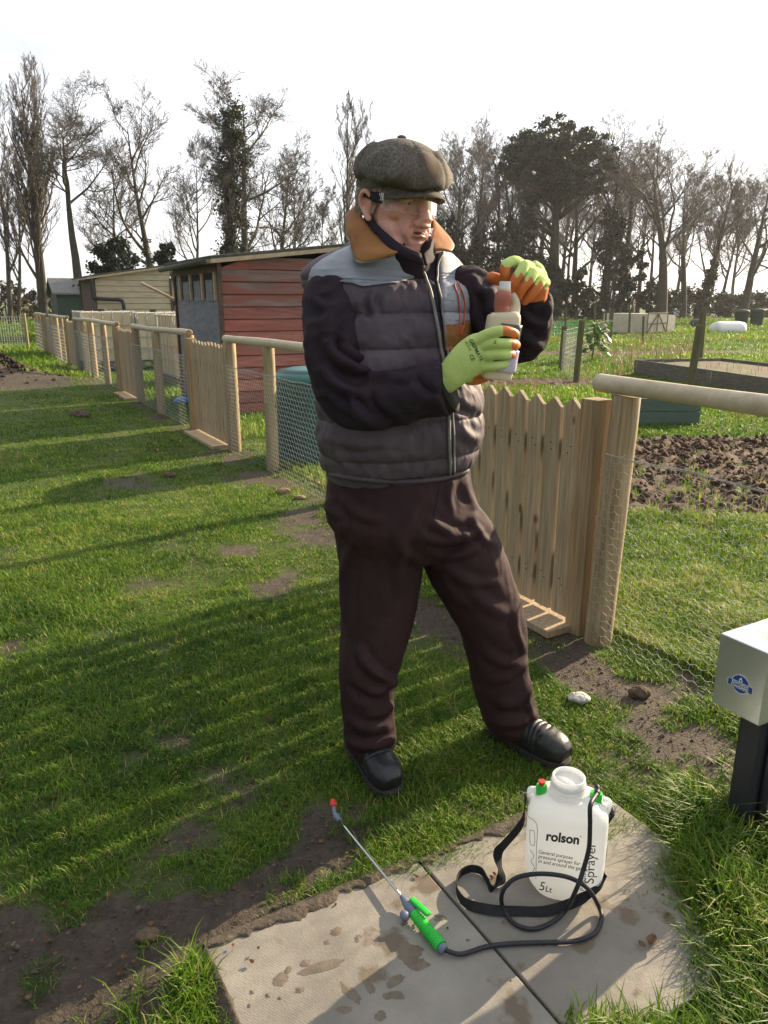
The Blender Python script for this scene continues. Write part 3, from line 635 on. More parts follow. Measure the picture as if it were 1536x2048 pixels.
def sticker(c, X, Y, Nn, parent):
    def fl(poly, off, mtl, nm, par):
        V = [c+X*x+Y*y+Nn*off for x, y in poly]; V2 = [v-Nn*.0003 for v in V]; n = len(V)
        return mk(nm, V+V2, [tuple(range(n)), tuple(range(n, 2*n))[::-1]]+[(i, n+i, n+(i+1) % n, (i+1) % n) for i in range(n)], mtl, par)
    circ = [(math.cos(q)*.0235, math.sin(q)*.0235) for q in np.linspace(0, 2*math.pi, 32, endpoint=False)]
    st = fl([(x*1.08, y*1.08) for x, y in circ], .0008, MT['white'], 'sticker', parent)
    fl(circ, .0012, MT['blue'], 'blue_disc', parent)
    bar = [(-.029, -.0035), (-.029, .0085), (.029, .0085), (.029, -.0035)]
    bar = [(x, y-.004) for x, y in [(-.034, -.0085), (.034, -.0085), (.034, .0085), (-.034, .0085)]]
    fl([(x*1.05, y+.001*np.sign(y+.004)) for x, y in bar], .0016, MT['white'], 'banner_edge', parent); fl(bar, .0020, MT['blue'], 'banner', parent)
    dr = [(0, .0165), (.0022, .0125), (.0042, .009), (.0040, .0065), (.0022, .0045), (0, .0040), (-.0022, .0045), (-.0040, .0065), (-.0042, .009), (-.0022, .0125)]
    dr = [(x*1.2, y*1.2) for x, y in dr]
    fl(dr, .0018, MT['white'], 'water_drop', parent); fl([(x*.5, (y-.0096)*.5+.0094) for x, y in dr], .0021, MT['blue'], 'water_drop', parent)
    return st
def text_mesh(body, size, bold=0.0, align='LEFT', shear=0, space=1.0):
    cu = bpy.data.curves.new('t', 'FONT'); cu.body = body; cu.size = size; cu.offset = bold; cu.align_x = align; cu.resolution_u = 4; cu.space_character = space
    o = bpy.data.objects.new('t', cu); COL.objects.link(o); dg = bpy.context.evaluated_depsgraph_get(); dg.update()
    me = bpy.data.meshes.new_from_object(o.evaluated_get(dg)); bpy.data.objects.remove(o)
    V = np.array([v.co[:] for v in me.vertices]).reshape(-1, 3); F = [tuple(p.vertices) for p in me.polygons]; bpy.data.meshes.remove(me)
    return V, F
fc = bc+BD*.074+UP*.488-BN*.0
sticker(fc, BD, UP, -BN, t)
for body, dy, sz in (('EDWARDS', -.0030, .0098), ('STANDPIPES', -.0112, .0090)):
    V, F = text_mesh(body, sz, .0002, 'CENTER'); V = fc+V[:, :1]*BD+(V[:, 1:2]+dy)*UP-BN*.0024; mk('sticker_lettering', V, F, MT['white'], t)
# ---------------------------------------------------------------- sheds
MT['redwood'] = mat('faded_red_boards', (0.22, 0.060, 0.048), (0.33, 0.125, 0.10), scale=2.6, rough=.85, bump=.4, bscale=9, dist=.004, stretch=(1, 1, 9), detail=6, c3=(0.20, 0.115, 0.09), s3=.55, p3=(.52, .70))
MT['greyply'] = mat('grey_painted_ply', (0.13, 0.145, 0.18), (0.21, 0.23, 0.27), scale=3, rough=.8, bump=.2, bscale=20, stretch=(1.5, 1.5, 6))
MT['felt'] = mat('roofing_felt', (0.045, 0.05, 0.042), (0.095, 0.10, 0.08), scale=14, rough=.95, bump=.5, bscale=120)
MT['cream'] = mat('cream_boards', (0.36, 0.30, 0.205), (0.48, 0.41, 0.29), scale=3, rough=.8, bump=.2, bscale=12, stretch=(1, 1, 8))
MT['darktrim'] = mat('dark_trim', (0.05, 0.034, 0.026), (0.11, 0.075, 0.055), scale=10, rough=.8)
MT['lightwood'] = mat('pale_timber', (0.34, 0.26, 0.17), (0.48, 0.38, 0.26), scale=12, rough=.8)
MT['hole'] = mat('dark_interior', (0.012, 0.011, 0.010), rough=.9)
def mono_shed(name, c, e1, e2, w, l, h0, h1, label, wallmat, endmat, roofmat, board=.14, over=.14, base=.0, topmat=None, wall2=None, wall3=None):
    """c: near corner on the ground; e1: along the wide wall (right), e2: along the end wall (away); h0 height at c, h1 height at c+e1*w"""
    e1 = e1/np.linalg.norm(e1); e2 = e2/np.linalg.norm(e2); t = thing(name, c, label, 'shed')
    m = MB(); nb = int(max(h0, h1)/board)+1
    for i in range(nb):       # wide wall boards (shiplap), clipped to the slope
        z0 = base+i*board; z1 = z0+board*.985; a0, a1 = 0.0, w
        if z1 > h0: a0 = min(w, (z1-h0)/(h1-h0+1e-6)*w) if h1 > h0 else 0
        if a0 >= w-.05: break
        ta = min(1, max(0, a0/w)); zz_ = UP+e2*.09; zz_ /= np.linalg.norm(zz_); yy_ = np.cross(zz_, e1); m.box(c+e1*(a0+a1)/2+e2*.012+UP*(z0+z1)/2, (a1-a0, .018, (z1-z0)*.955), e1, yy_, zz_, m=(3 if i >= nb-5 else (i*7+i//3) % 3))
        if a0 > 0:
            V = [c+e1*(max(0, (z0-h0)/(h1-h0)*w))+UP*z0, c+e1*a0+UP*z0, c+e1*a0+UP*z1]; V = [v+e2*q for q in (.004, .02) for v in V]
            m.add(V, [(0, 1, 2), (3, 5, 4), (0, 3, 4, 1), (1, 4, 5, 2), (2, 5, 3, 0)])
    m.mk('board_wall', [wallmat, wall2 or wallmat, wall3 or wallmat, topmat or wallmat], t)
    m = MB(); m.box(c-e1*.0+e1*.012+e2*(l/2+.03)+UP*h0/2, (.02, l-.06, h0), e1, e2, UP); m.mk('end_wall', endmat, t)
    m = MB(); V = [c+e1*.03+e2*.03, c+e1*(w-.0)+e2*.03, c+e1*(w)+e2*l, c+e1*.03+e2*l]; V = V+[V[0]+UP*(h0-.02), V[1]+UP*(h1-.02), V[2]+UP*(h1-.02), V[3]+UP*(h0-.02)]
    m.add(V, [(0, 3, 2, 1), (4, 5, 6, 7), (1, 2, 6, 5), (2, 3, 7, 6)]); m.mk('back_wall', endmat, t)
    sl = np.array(e1*w+UP*(h1-h0)); sl /= np.linalg.norm(sl); nrm = np.cross(sl, e2); nrm = nrm if nrm[2] > 0 else -nrm
    rc = c+e1*w/2+e2*l/2+UP*((h0+h1)/2+.03); Lr = math.hypot(w, h1-h0)+over*2
    m = MB(); m.box(rc, (Lr, l+over*1.3, .05), sl, e2, nrm); rf = m.mk('roof', roofmat, t, bevel=.012)
    m = MB(); m.box(rc-e2*(l/2+over*.65-.012)-nrm*.04, (Lr-.02, .022, .05), sl, e2, nrm); m.box(rc-sl*(Lr/2-.012)-nrm*.04, (.022, l+over, .05), sl, e2, nrm); m.mk('fascia', MT['lightwood'], t)
    for q in (c, c+e1*w, c+e2*l):
        m = MB(); m.box(q+UP*(h0 if q is not c+e1*w else h1)/2-e1*.006-e2*.006, (.05, .05, h0-.03), e1, e2, UP); m.mk('corner_post', MT['darktrim'], t)
    return t
rc_ = gp(455, 832)
red = mono_shed('red_shed', rc_, NV, D, 1.72, 2.15, 1.93, 2.12, 'small shed with faded red boards and a grey end wall', MT['redwood'], MT['greyply'], MT['felt'], board=.152, topmat=mat('bare_red_boards', (0.13, 0.085, 0.075), (0.24, 0.165, 0.15), scale=2.6, rough=.9, bump=.4, bscale=9, stretch=(1, 1, 9), c3=(0.22, 0.08, 0.06), s3=.9, p3=(.5, .6)), wall2=mat('faded_red_boards', (0.17, 0.055, 0.045), (0.28, 0.12, 0.10), scale=3, rough=.88, stretch=(1.3, 1.3, 9), c3=(0.25, 0.16, 0.14), s3=.8, p3=(.55, .7)), wall3=mat('faded_red_boards', (0.24, 0.085, 0.068), (0.36, 0.16, 0.135), scale=3, rough=.88, stretch=(1.3, 1.3, 9)))
# openings and studs under the eaves of the grey end
for k in range(3):
    m = MB(); m.box(rc_-NV*.003+D*(.42+k*.56)+UP*1.63, (.014, .44, .30), NV, D, UP); m.mk('window', MT['hole'], red)
    m = MB(); m.box(rc_-NV*.0+D*(.42+k*.56)+UP*1.57, (.034, .30, .26), NV, D, UP); m.mk('window_board', MT['greyply'], red)
for k in range(4):
    m = MB(); m.box(rc_-NV*.022+D*(.14+k*.56)+UP*1.62, (.03, .06, .34), NV, D, UP); m.mk('stud', MT['lightwood'], red)
m = MB(); m.box(rc_-NV*.02+D*1.05+UP*1.83, (.04, 2.05, .08), NV, D, UP); m.mk('wall_plate', MT['darktrim'], red)
m = MB(); a_ = rc_-NV*.13+D*2.25+UP*1.72; m.tube([rc_-NV*.20-D*.02+UP*1.90, rc_-NV*.20+D*2.2+UP*1.88], .035, 10); m.mk('gutter', MT['felt'], red, smooth=True)
m = MB(); m.tube([rc_+D*2.17+UP*1.45, rc_-NV*.42+D*2.5+UP*1.70], .022, 8); m.mk('support_arm', MT['lightwood'], red)
# cream shed
cr = gp(196, 712); cr = np.array([at(196, 640, 21.0)[0], 21.0, 0])
w_c = 2.75
def zat(px, py, Y): return at(px, py, Y)[2]
cream = mono_shed('cream_shed', cr, NV, D, 2.05, 2.6, zat(196, 549, 21.0)-.06, zat(310, 528, 22.0)-.06, 'cream clapboard shed with a dark sloping roof and black downpipe', MT['cream'], MT['darktrim'], MT['felt'], board=.155, over=.22)
hz0 = zat(196, 549, 21.0)
pp = [cr-NV*.08-D*.10+UP*(hz0-.1), cr-NV*.08-D*.10+UP*(hz0-.55), cr-NV*.02-D*.12+UP*(hz0-.62), cr+NV*.55-D*.16+UP*(hz0-.66), cr+NV*.66-D*.2+UP*(hz0-.72), cr+NV*.68-D*.2+UP*(hz0-1.0)]
m = MB(); m.tube(crom(pp, 5), .05, 10); m.mk('downpipe', MT['black_wrap'], cream, smooth=True)
# dark green shed far left
gs = np.array([at(118, 640, 29.0)[0], 29.0, 0])
MT['dgreen'] = mat('dark_green_boards', (0.025, 0.045, 0.038), (0.05, 0.075, 0.062), scale=4, rough=.7, stretch=(1, 1, 8))
t = thing('green_shed', gs, 'small dark green shed with a pale pitched roof behind the cream shed', 'shed')
hw = zat(118, 583, 29.0); m = MB(); m.box(gs+NV*.95+D*.9+UP*hw/2, (1.9, 1.8, hw), NV, D, UP); m.mk('wall', MT['dgreen'], t)
hr = zat(118, 560, 29.0)
V = [gs-NV*.15-D*.15+UP*(hw-.04), gs+NV*2.05-D*.15+UP*(hw-.04), gs+NV*2.05+D*.9+UP*(hr+.1), gs-NV*.15+D*.9+UP*(hr+.1), gs-NV*.15+D*2+UP*(hw-.04), gs+NV*2.05+D*2+UP*(hw-.04)]
V = V+[v-UP*.07 for v in V]
m = MB(); m.add(V, [(0, 1, 2, 3), (3, 2, 5, 4), (6, 9, 8, 7), (9, 10, 11, 8), (0, 6, 7, 1), (4, 5, 11, 10), (0, 3, 9, 6), (3, 4, 10, 9), (1, 7, 8, 2), (2, 8, 11, 5)]); m.mk('roof', mat('pale_roof', (0.12, 0.12, 0.115), (0.22, 0.22, 0.21), scale=12, rough=.8), t)
# ---------------------------------------------------------------- caged water tanks
MT['hdpe'] = mat('cream_plastic_tank', (0.62, 0.54, 0.38), (0.72, 0.65, 0.48), scale=3, rough=.45, transl=.25)
MT['cage'] = mat('galvanised_cage', (0.42, 0.42, 0.40), rough=.5, metal=.3)
def ibc(c, e1, e2, label, z0=.15, h=1.0, w=1.0, l=1.2):
    e1 = e1/np.linalg.norm(e1); e2 = np.cross(UP, e1)
    t = thing('water_tank', c, label, 'water tank', 'caged cream water tanks')
    m = MB(); nb = 5
    for k in range(nb):
        m.box(c+e1*((k+.5)/nb-.5)*w+UP*(z0+h/2), (w/nb*.93, l-.04, h), e1, e2, UP)
    m.box(c+UP*(z0+h/2), (w-.06, l-.10, h-.08), e1, e2, UP); m.mk('tank', MT['hdpe'], t, bevel=.04, seg=3)
    m = MB()
    for z in np.linspace(z0+.02, z0+h-.02, 5):
        for a, b, q in ((0, -1, w), (0, 1, w)): m.tube([c+e2*b*(l/2+.01)-e1*w/2+UP*z, c+e2*b*(l/2+.01)+e1*w/2+UP*z], .011, 6)
        for b in (-1, 1): m.tube([c+e1*b*(w/2+.01)-e2*l/2+UP*z, c+e1*b*(w/2+.01)+e2*l/2+UP*z], .011, 6)
    for k in range(6):
        for b in (-1, 1):
            m.tube([c+e2*b*(l/2+.022)+e1*(k/5-.5)*w+UP*z0, c+e2*b*(l/2+.022)+e1*(k/5-.5)*w+UP*(z0+h+.02)], .010, 6)
            m.tube([c+e1*b*(w/2+.022)+e2*(k/5-.5)*l+UP*z0, c+e1*b*(w/2+.022)+e2*(k/5-.5)*l+UP*(z0+h+.02)], .010, 6)
    m.mk('cage', MT['cage'], t)
    m = MB(); m.box(c+UP*(z0-.03), (w+.03, l+.03, .03), e1, e2, UP)
    for b in (-1, 0, 1): m.box(c+e1*b*w*.45+UP*(z0-.1), (.1, l, .11), e1, e2, UP)
    m.mk('pallet', MT['grey_wood'], t, bevel=.005)
    m = MB(); m.tube([c+UP*(z0+h-.02), c+UP*(z0+h+.05)], .09, 18); m.mk('cap', MT['black_wrap'], t)
    return t
c1 = np.array([at(202, 700, 16.4)[0], 16.4, 0])+NV*.1; ibc(c1, NV, D, 'left cream water tank with ribbed sides in front of the cream shed', z0=.22, h=1.02)
ibc(c1+NV*1.09+D*.0, NV, D, 'right cream water tank touching its twin in front of the cream shed', z0=.22, h=1.0)
c2 = np.array([at(352, 700, 12.9)[0], 12.9, 0])+NV*.50+D*.62; ibc(c2, NV, D, 'white caged tank half hidden by the grey end of the red shed', z0=.17, h=1.05)
# small white tub and blue sack near it
m = MB(); q = np.array([at(334, 700, 18.0)[0], 18.0, 0]); V, F = lathe([(0.0, .02), (.13, .02), (.14, .1), (.14, .5), (.10, .58), (0.0, .6)], 18, q); m.add(V, F)
o = m.mk('plastic_drum', MT['white'], smooth=True); props(o, 'small white plastic drum standing beyond the fence by the cream shed', 'drum')
q = gp(372, 812); V, F = ellipsoid(q+UP*.06, (.20, .09, .07), None, 18, 10); V += .03*np.stack([vnoise(V*7, 1), vnoise(V*7, 2), vnoise(V*7, 3)], 1)
o = mk('plastic_sack', V, F, mat('blue_plastic', (0.02, 0.16, 0.42), (0.05, 0.28, 0.55), scale=6, rough=.4), smooth=True); props(o, 'crumpled blue plastic sack on the ground behind the fence', 'sack')
# ---------------------------------------------------------------- compost bin, beds, posts on the plots
MT['teal'] = mat('teal_plastic', (0.018, 0.065, 0.072), (0.028, 0.092, 0.098), scale=4, rough=.55)
q = np.array([at(628, 900, 6.9)[0], 6.9, 0])
prof = [(0.40, 0)]+[(0.40-.05*k/10-(.008 if k % 2 else 0), .72*k/10) for k in range(1, 11)]+[(.34, .73), (.36, .74), (.355, .78), (.30, .83), (.0, .86)]
V, F = lathe(prof, 32, q); t = thing('compost_bin', q, 'teal plastic compost bin with a domed lid behind the netting', 'compost bin'); mk('bin_body', V, F, MT['teal'], t, smooth=True)
V, F = lathe([(.365, .735), (.37, .76), (.34, .80), (.2, .845), (0, .86)], 32, q+UP*.004); mk('lid', MT and V, F, mat('pale_teal_lid', (0.035, 0.12, 0.125), (0.05, 0.16, 0.16), scale=4, rough=.4), t, smooth=True)
def plank_box(c, e1, w, l, h, mt_, name, label, cat, th=.035, nb=1):
    e1 = e1/np.linalg.norm(e1); e2 = np.cross(UP, e1); t = thing(name, c+e1*w/2+e2*l/2, label, cat)
    for k in range(nb):
        hh = h/nb*.97; z = h/nb*(k+.5)
        for cc, ss in ((c+e1*w/2, (w, th)), (c+e1*w/2+e2*l, (w, th)), (c+e2*l/2+e1*th/2, (th, l-th*1.1)), (c+e2*l/2+e1*(w-th/2), (th, l-th*1.1))):
            m = MB(); m.box(cc+UP*z, (ss[0], ss[1], hh), e1, e2, UP); m.mk('board', mt_, t, bevel=.004)
    m = MB(); m.box(c+e1*w/2+e2*l/2+UP*(h*.4), (w-.08, l-.08, h*.8), e1, e2, UP); m.mk('soil', MT['soilbox'], t)
    return t
MT['soilbox'] = mat('bed_soil', (0.05, 0.03, 0.02), (0.11, 0.07, 0.045), scale=20, rough=.95, bump=.6, bscale=40, c3=(0.07, 0.10, 0.025), s3=2)
bq = gp(1272, 850); plank_box(bq-np.array([.15, 0, 0]), np.array([1, .04, 0]), .92, .5, zat(1330, 792, 8.95)-.02, MT['green_wood'], 'raised_bed', 'small green painted raised bed box under the near rail', 'raised bed', nb=2)
bq = gp(1268, 748); plank_box(bq, gp(1545, 796)-bq, 7.5, 2.0, .30, MT['grey_wood'], 'raised_bed', 'long weathered grey timber bed edging across the plot', 'raised bed', nb=1)
def stake(px, pyb, pyt, wpx, label, lean=0.0, mt_='olive', py_lean=0):
    b = gp(px, pyb); z = zat(px, pyt, b[1]); w = wpx/FPX*b[1]*1.0
    top = np.array([at(px+lean, pyt, b[1])[0], b[1], z]); m = MB(); m.tube([b-UP*.05, b*.5+top*.5, top], w/2, 8, power=3.2); o = m.mk('fence_stake', MT[mt_], bevel=.004)
    return props(o, label, 'stake', 'old green stakes on the plots')
stake(1152, 762, 640, 12, 'green stake left of the cabbage plant in front of the plots', 12)
stake(1121, 742, 652, 10, 'shorter green stake nearest the raised hand', 8)
stake(1218, 690, 618, 8, 'thin stake behind the cabbage plant', 6)
stake(1378, 786, 650, 14, 'thick leaning green stake standing behind the near rail', 22)
stake(1399, 730, 616, 9, 'tall leaning stake just behind the thick leaning one', 10)
stake(1391, 742, 622, 9, 'thin leaning stake crossing the thick one', 14)
for k, (px, pb, pt) in enumerate([(1100, 668, 610), (1130, 672, 615), (1188, 664, 612), (1258, 668, 618), (1210, 672, 622), (1285, 690, 632), (1240, 655, 615)]):
    stake(px, pb, pt, 4, ['thin far stake left of the cabbage beyond the gate', 'thin far stake above the gate pickets', 'thin far stake straight above the cabbage plant', 'thin far stake left of the netting cage', 'thin far stake between cabbage and netting cage', 'thin far stake beside the corner of the netting cage', 'slim distant stake before the tree belt'][k], 2)
# wire mesh strung between the plot stakes
A = []; B = []
q0 = gp(1121, 742); q1 = gp(1218, 690); q2 = gp(1152, 762); q3 = gp(1378, 786)
for (a, b) in ((q0, q1), (q2, q0)):
    n = 34
    for k in range(n+1): q = a+(b-a)*k/n; A.append(q); B.append(q+UP*.85)
    for k in range(9): A.append(a+UP*(.05+k*.1)); B.append(b+UP*(.05+k*.1))
V, F = segs_mesh(A, B, np.full(len(A), .0022), np.full(len(A), .0022), 3); o = mk('wire_mesh', V, F, MT['wire']); props(o, 'sagging wire mesh strung between the green stakes', 'wire mesh')
# netting cage (white polythene on a frame)
MT['poly'] = mat('white_netting', (0.55, 0.53, 0.46), (0.70, 0.68, 0.60), scale=5, rough=.6, transl=.35)
cq = gp(1292, 668); e = gp(1372, 664)-cq; e /= np.linalg.norm(e); e2 = np.cross(UP, e); hh = zat(1300, 627, cq[1])
wd = np.linalg.norm(gp(1368, 668)-cq)
t = thing('netting_cage', cq+e*wd/2, 'low white netting cage with braced wooden frame far out on the plots', 'fruit cage')
m = MB(); m.box(cq+e*wd/2+e2*1.2+UP*hh/2, (wd-.05, 2.35, hh-.03), e, e2, UP); m.mk('netting', MT['poly'], t)
m = MB(); F0 = -e2*.03
for a, b in (((0, 0), (0, hh)), ((wd, 0), (wd, hh)), ((0, hh), (wd, hh)), ((0, .05), (wd, .05)), ((wd*.5, 0), (wd*.5, hh)), ((0, 0), (wd*.5, hh)), ((wd, 0), (wd*.5, hh)), ((0, hh*.5), (wd, hh*.5))):
    m.tube([cq+e*a[0]+UP*a[1]+F0, cq+e*b[0]+UP*b[1]+F0], .028, 6)
m.mk('frame', MT['olive'], t)
# a second wing of the cage to the right
m = MB(); m.box(cq+e*(wd+.5)+e2*1.6+UP*hh*.46, (.95, 3.0, hh*.88), e, e2, UP); m.mk('netting', MT['poly'], t)
# white cloches and bins
def cloche(px, py, w, r, label, dist=None):
    c = gp(px, py); m = MB(); path = [c+np.array([x*w/2, x*.25, r*.55]) for x in np.linspace(-1, 1, 9)]
    m.tube(path, [r*.86, r*.97, r, r*.98, r, r*.97, r, r*.96, r*.86], 18); o = m.mk('cloche_tunnel', MT['white'], smooth=True); return props(o, label, 'cloche', 'white tunnels on the far plots')
cloche(1455, 666, 1.6, .36, 'rounded white fleece tunnel right of the netting cage')
cloche(1352, 634, 2.6, .8, 'white tank shape showing above the netting cage')
for k, (px, py, pt) in enumerate([(1481, 655, 618), (1512, 652, 616)]):
    c = gp(px, py); h = zat(px, pt, c[1]); r = 13/FPX*c[1]
    V, F = lathe([(r*.8, 0), (r, h*.8), (r*1.06, h*.82), (r*.95, h*.93), (0, h)], 18, c); o = mk('plastic_bin', V, F, MT['dgreen'], smooth=True); props(o, ['dark bin at the left of the far pair by the right edge', 'dark bin at the right of the far pair by the right edge'][k], 'bin', 'dark bins on the far plots')
c = gp(1395, 655); m = MB(); m.ell(c+UP*.25, (.5, .3, .25)); o = m.mk('covered_heap', MT['dgreen'], smooth=True); props(o, 'low dark covered heap beside the white tunnel', 'heap')
m = MB(); c = gp(1340, 632); m.box(c+UP*1.3, (1.5, 1.4, 2.6)); o = m.mk('distant_hut', mat('blue_grey_hut', (0.10, 0.12, 0.15), (0.15, 0.17, 0.2)), bevel=.03)

# soil and bits that have crept over the slab edges
def mud_lip(a, b, inward, w, seed, name):
    n = 70; V = []; a = np.array(a); b = np.array(b)
    for i in range(n+1):
        f = i/n; p = a+(b-a)*f; ww = w*max(.04, .5+.8*float(n2(np.array([f*3.0+seed]), np.array([seed*1.0]), 1.6, 3, seed)[0])+.25*float(vnoise(np.array([[f*30, seed, 0]]), seed)[0]))
        for k, (q, z) in enumerate(((-.03, .002), (-.004, .016), (.35*ww, .0185), (.75*ww, .0175), (ww, .0128))):
            j = .0025*float(vnoise(np.array([[f*60, k*3.0, seed]]), 7)[0]); V.append(p+inward*(q+j)+UP*(z+j*.5*(k > 0)))
    F = [(i*5+j, i*5+j+1, (i+1)*5+j+1, (i+1)*5+j) for i in range(n) for j in range(4)]
    o = mk(name, np.array(V), F, MT['mudlip'], smooth=True); props(o, kind='structure'); return o
MT['mudlip'] = mat('dark_mud', (0.045, 0.034, 0.025), (0.10, 0.078, 0.056), scale=45, rough=.9, bump=.9, bscale=90, dist=.006, rnd=False)
mud_lip(S1, S1+SN*.562, SE, .035, 3, 'mud'); mud_lip(S1+SE*.9, S1, SN, .010, 5, 'mud'); mud_lip(SLABS[1][0], SLABS[1][0]+SN*.62, SE, .04, 8, 'mud')
props(o, 'blue grey hut roof far behind the netting cage', 'hut')
MT['gnet'] = mat('green_plastic_mesh', (0.05, 0.30, 0.18), (0.08, 0.38, 0.24), scale=5, rough=.5)
c = gp(1118, 672); A = []; B = []
for k in range(15): A.append(c+np.array([-.9+k*.13, 0, 0])); B.append(A[-1]+UP*.62)
for k in range(5): A.append(c+np.array([-.9, 0, .06+k*.14])); B.append(A[-1]+np.array([1.82, 0, 0]))
V, F = segs_mesh(A, B, np.full(len(A), .018), np.full(len(A), .018), 4); o = mk('plastic_barrier', V, F, MT['gnet']); props(o, 'bright green plastic mesh barrier far out beside the raised hand', 'barrier')
# ---------------------------------------------------------------- trees
MT['bark'] = mat('winter_bark', (0.042, 0.037, 0.029), (0.095, 0.083, 0.064), scale=5, rough=.9, bump=.6, bscale=14, dist=.02, stretch=(3, 3, .8))
MT['twig'] = mat('winter_twigs', (0.062, 0.055, 0.047), (0.12, 0.106, 0.090), scale=.7, rough=.9)
def leafmat(name, a, b): return mat(name, a, b, scale=1.2, rough=.5, transl=.2, spec=.35, detail=6)
MT['ivy'] = leafmat('ivy_leaves', (0.012, 0.022, 0.008), (0.035, 0.055, 0.018)); MT['cedar'] = leafmat('cedar_needles', (0.014, 0.028, 0.016), (0.038, 0.06, 0.03))
MT['holly'] = leafmat('dark_evergreen', (0.008, 0.018, 0.012), (0.025, 0.045, 0.025)); MT['hedge'] = leafmat('brown_undergrowth', (0.040, 0.036, 0.020), (0.085, 0.07, 0.035))
class Tree:
    def __init__(s, rs): s.P0 = []; s.P1 = []; s.r0 = []; s.r1 = []; s.lv = []; s.rs = rs
    def seg(s, a, b, ra, rb, l): s.P0.append(a); s.P1.append(b); s.r0.append(ra); s.r1.append(rb); s.lv.append(l)
def grow(T, p, d, L, r, lvl, maxl, spec):
    """one limb: wandering polyline with side limbs"""
    rs = T.rs; n = {0: 10, 1: 7, 2: 5, 3: 4, 4: 3, 5: 2}[min(lvl, 5)]; step = L/n; pts = [p]; rad = [r]; dirs = [d]
    for i in range(n):
        w = spec['wander']*(0.22 if lvl == 0 else 1.0)
        d = d+np.array([rs.gauss(0, w), rs.gauss(0, w), rs.gauss(0, w*.7)])+UP*(spec['up'] if lvl > 0 else .05)+(spec.get('lean', 0) if lvl == 0 else 0)
        d = d/np.linalg.norm(d); q = p+d*step; f = (i+1)/n
        r2 = max(r*(1-f*(0.90 if lvl == 0 else .78)), spec['tw'])
        T.seg(p, q+d*step*.03, rad[-1], r2, lvl); pts.append(q); rad.append(r2); dirs.append(d); p = q
    if lvl >= maxl: return
    nch = spec['n'][lvl]
    for k in range(nch):
        lo = spec['clear'] if lvl == 0 else 0.18
        f = lo+(1-lo)*((k+rs.random())/nch)**(0.8); x = f*n; i = min(int(x), n-1); q = pts[i]+(pts[i+1]-pts[i])*(x-i)
        dd = dirs[i+1]; a = rs.uniform(0, 2*math.pi); side = np.array([math.cos(a), math.sin(a), rs.uniform(-.25, .45)])
        side = side-dd*np.dot(side, dd); side /= np.linalg.norm(side)+1e-9
        an = spec['ang']*rs.uniform(.7, 1.25); nd = dd*math.cos(an)+side*math.sin(an)
        ll = L*(spec['ratio'] if lvl else spec['ratio0'])*rs.uniform(.65, 1.2)*((1.15-.65*f) if lvl == 0 else (1.1-.4*f))
        grow(T, q, nd/np.linalg.norm(nd), ll, min(rad[i]*.66, ll*.020+spec['tw']), lvl+1, maxl, spec)
def leaves(centers, radii, n, size, rs, squash=1.0):
    """small leaf faces spread in the shells of many clumps"""
    centers = np.array(centers); radii = np.array(radii); k = rs.integers(0, len(centers), n)
    d = rs.normal(size=(n, 3)); d /= np.linalg.norm(d, axis=1)[:, None]; rr = np.abs(rs.normal(0, .62, n))+.1*rs.random(n)
    P = centers[k]+d*(radii[k]*rr)[:, None]*np.array([1, 1, squash]); s = size*rs.uniform(.5, 1.4, n)
    a = rs.normal(size=(n, 3)); a /= np.linalg.norm(a, axis=1)[:, None]; b = np.cross(a, rs.normal(size=(n, 3))); b /= np.linalg.norm(b, axis=1)[:, None]
    a *= s[:, None]; b *= (s*.7)[:, None]
    V = np.stack([P-a, P-b*.8, P+a, P+b*.8], 1).reshape(-1, 3); return V, np.arange(n*4).reshape(-1, 4)
TREEN = 0
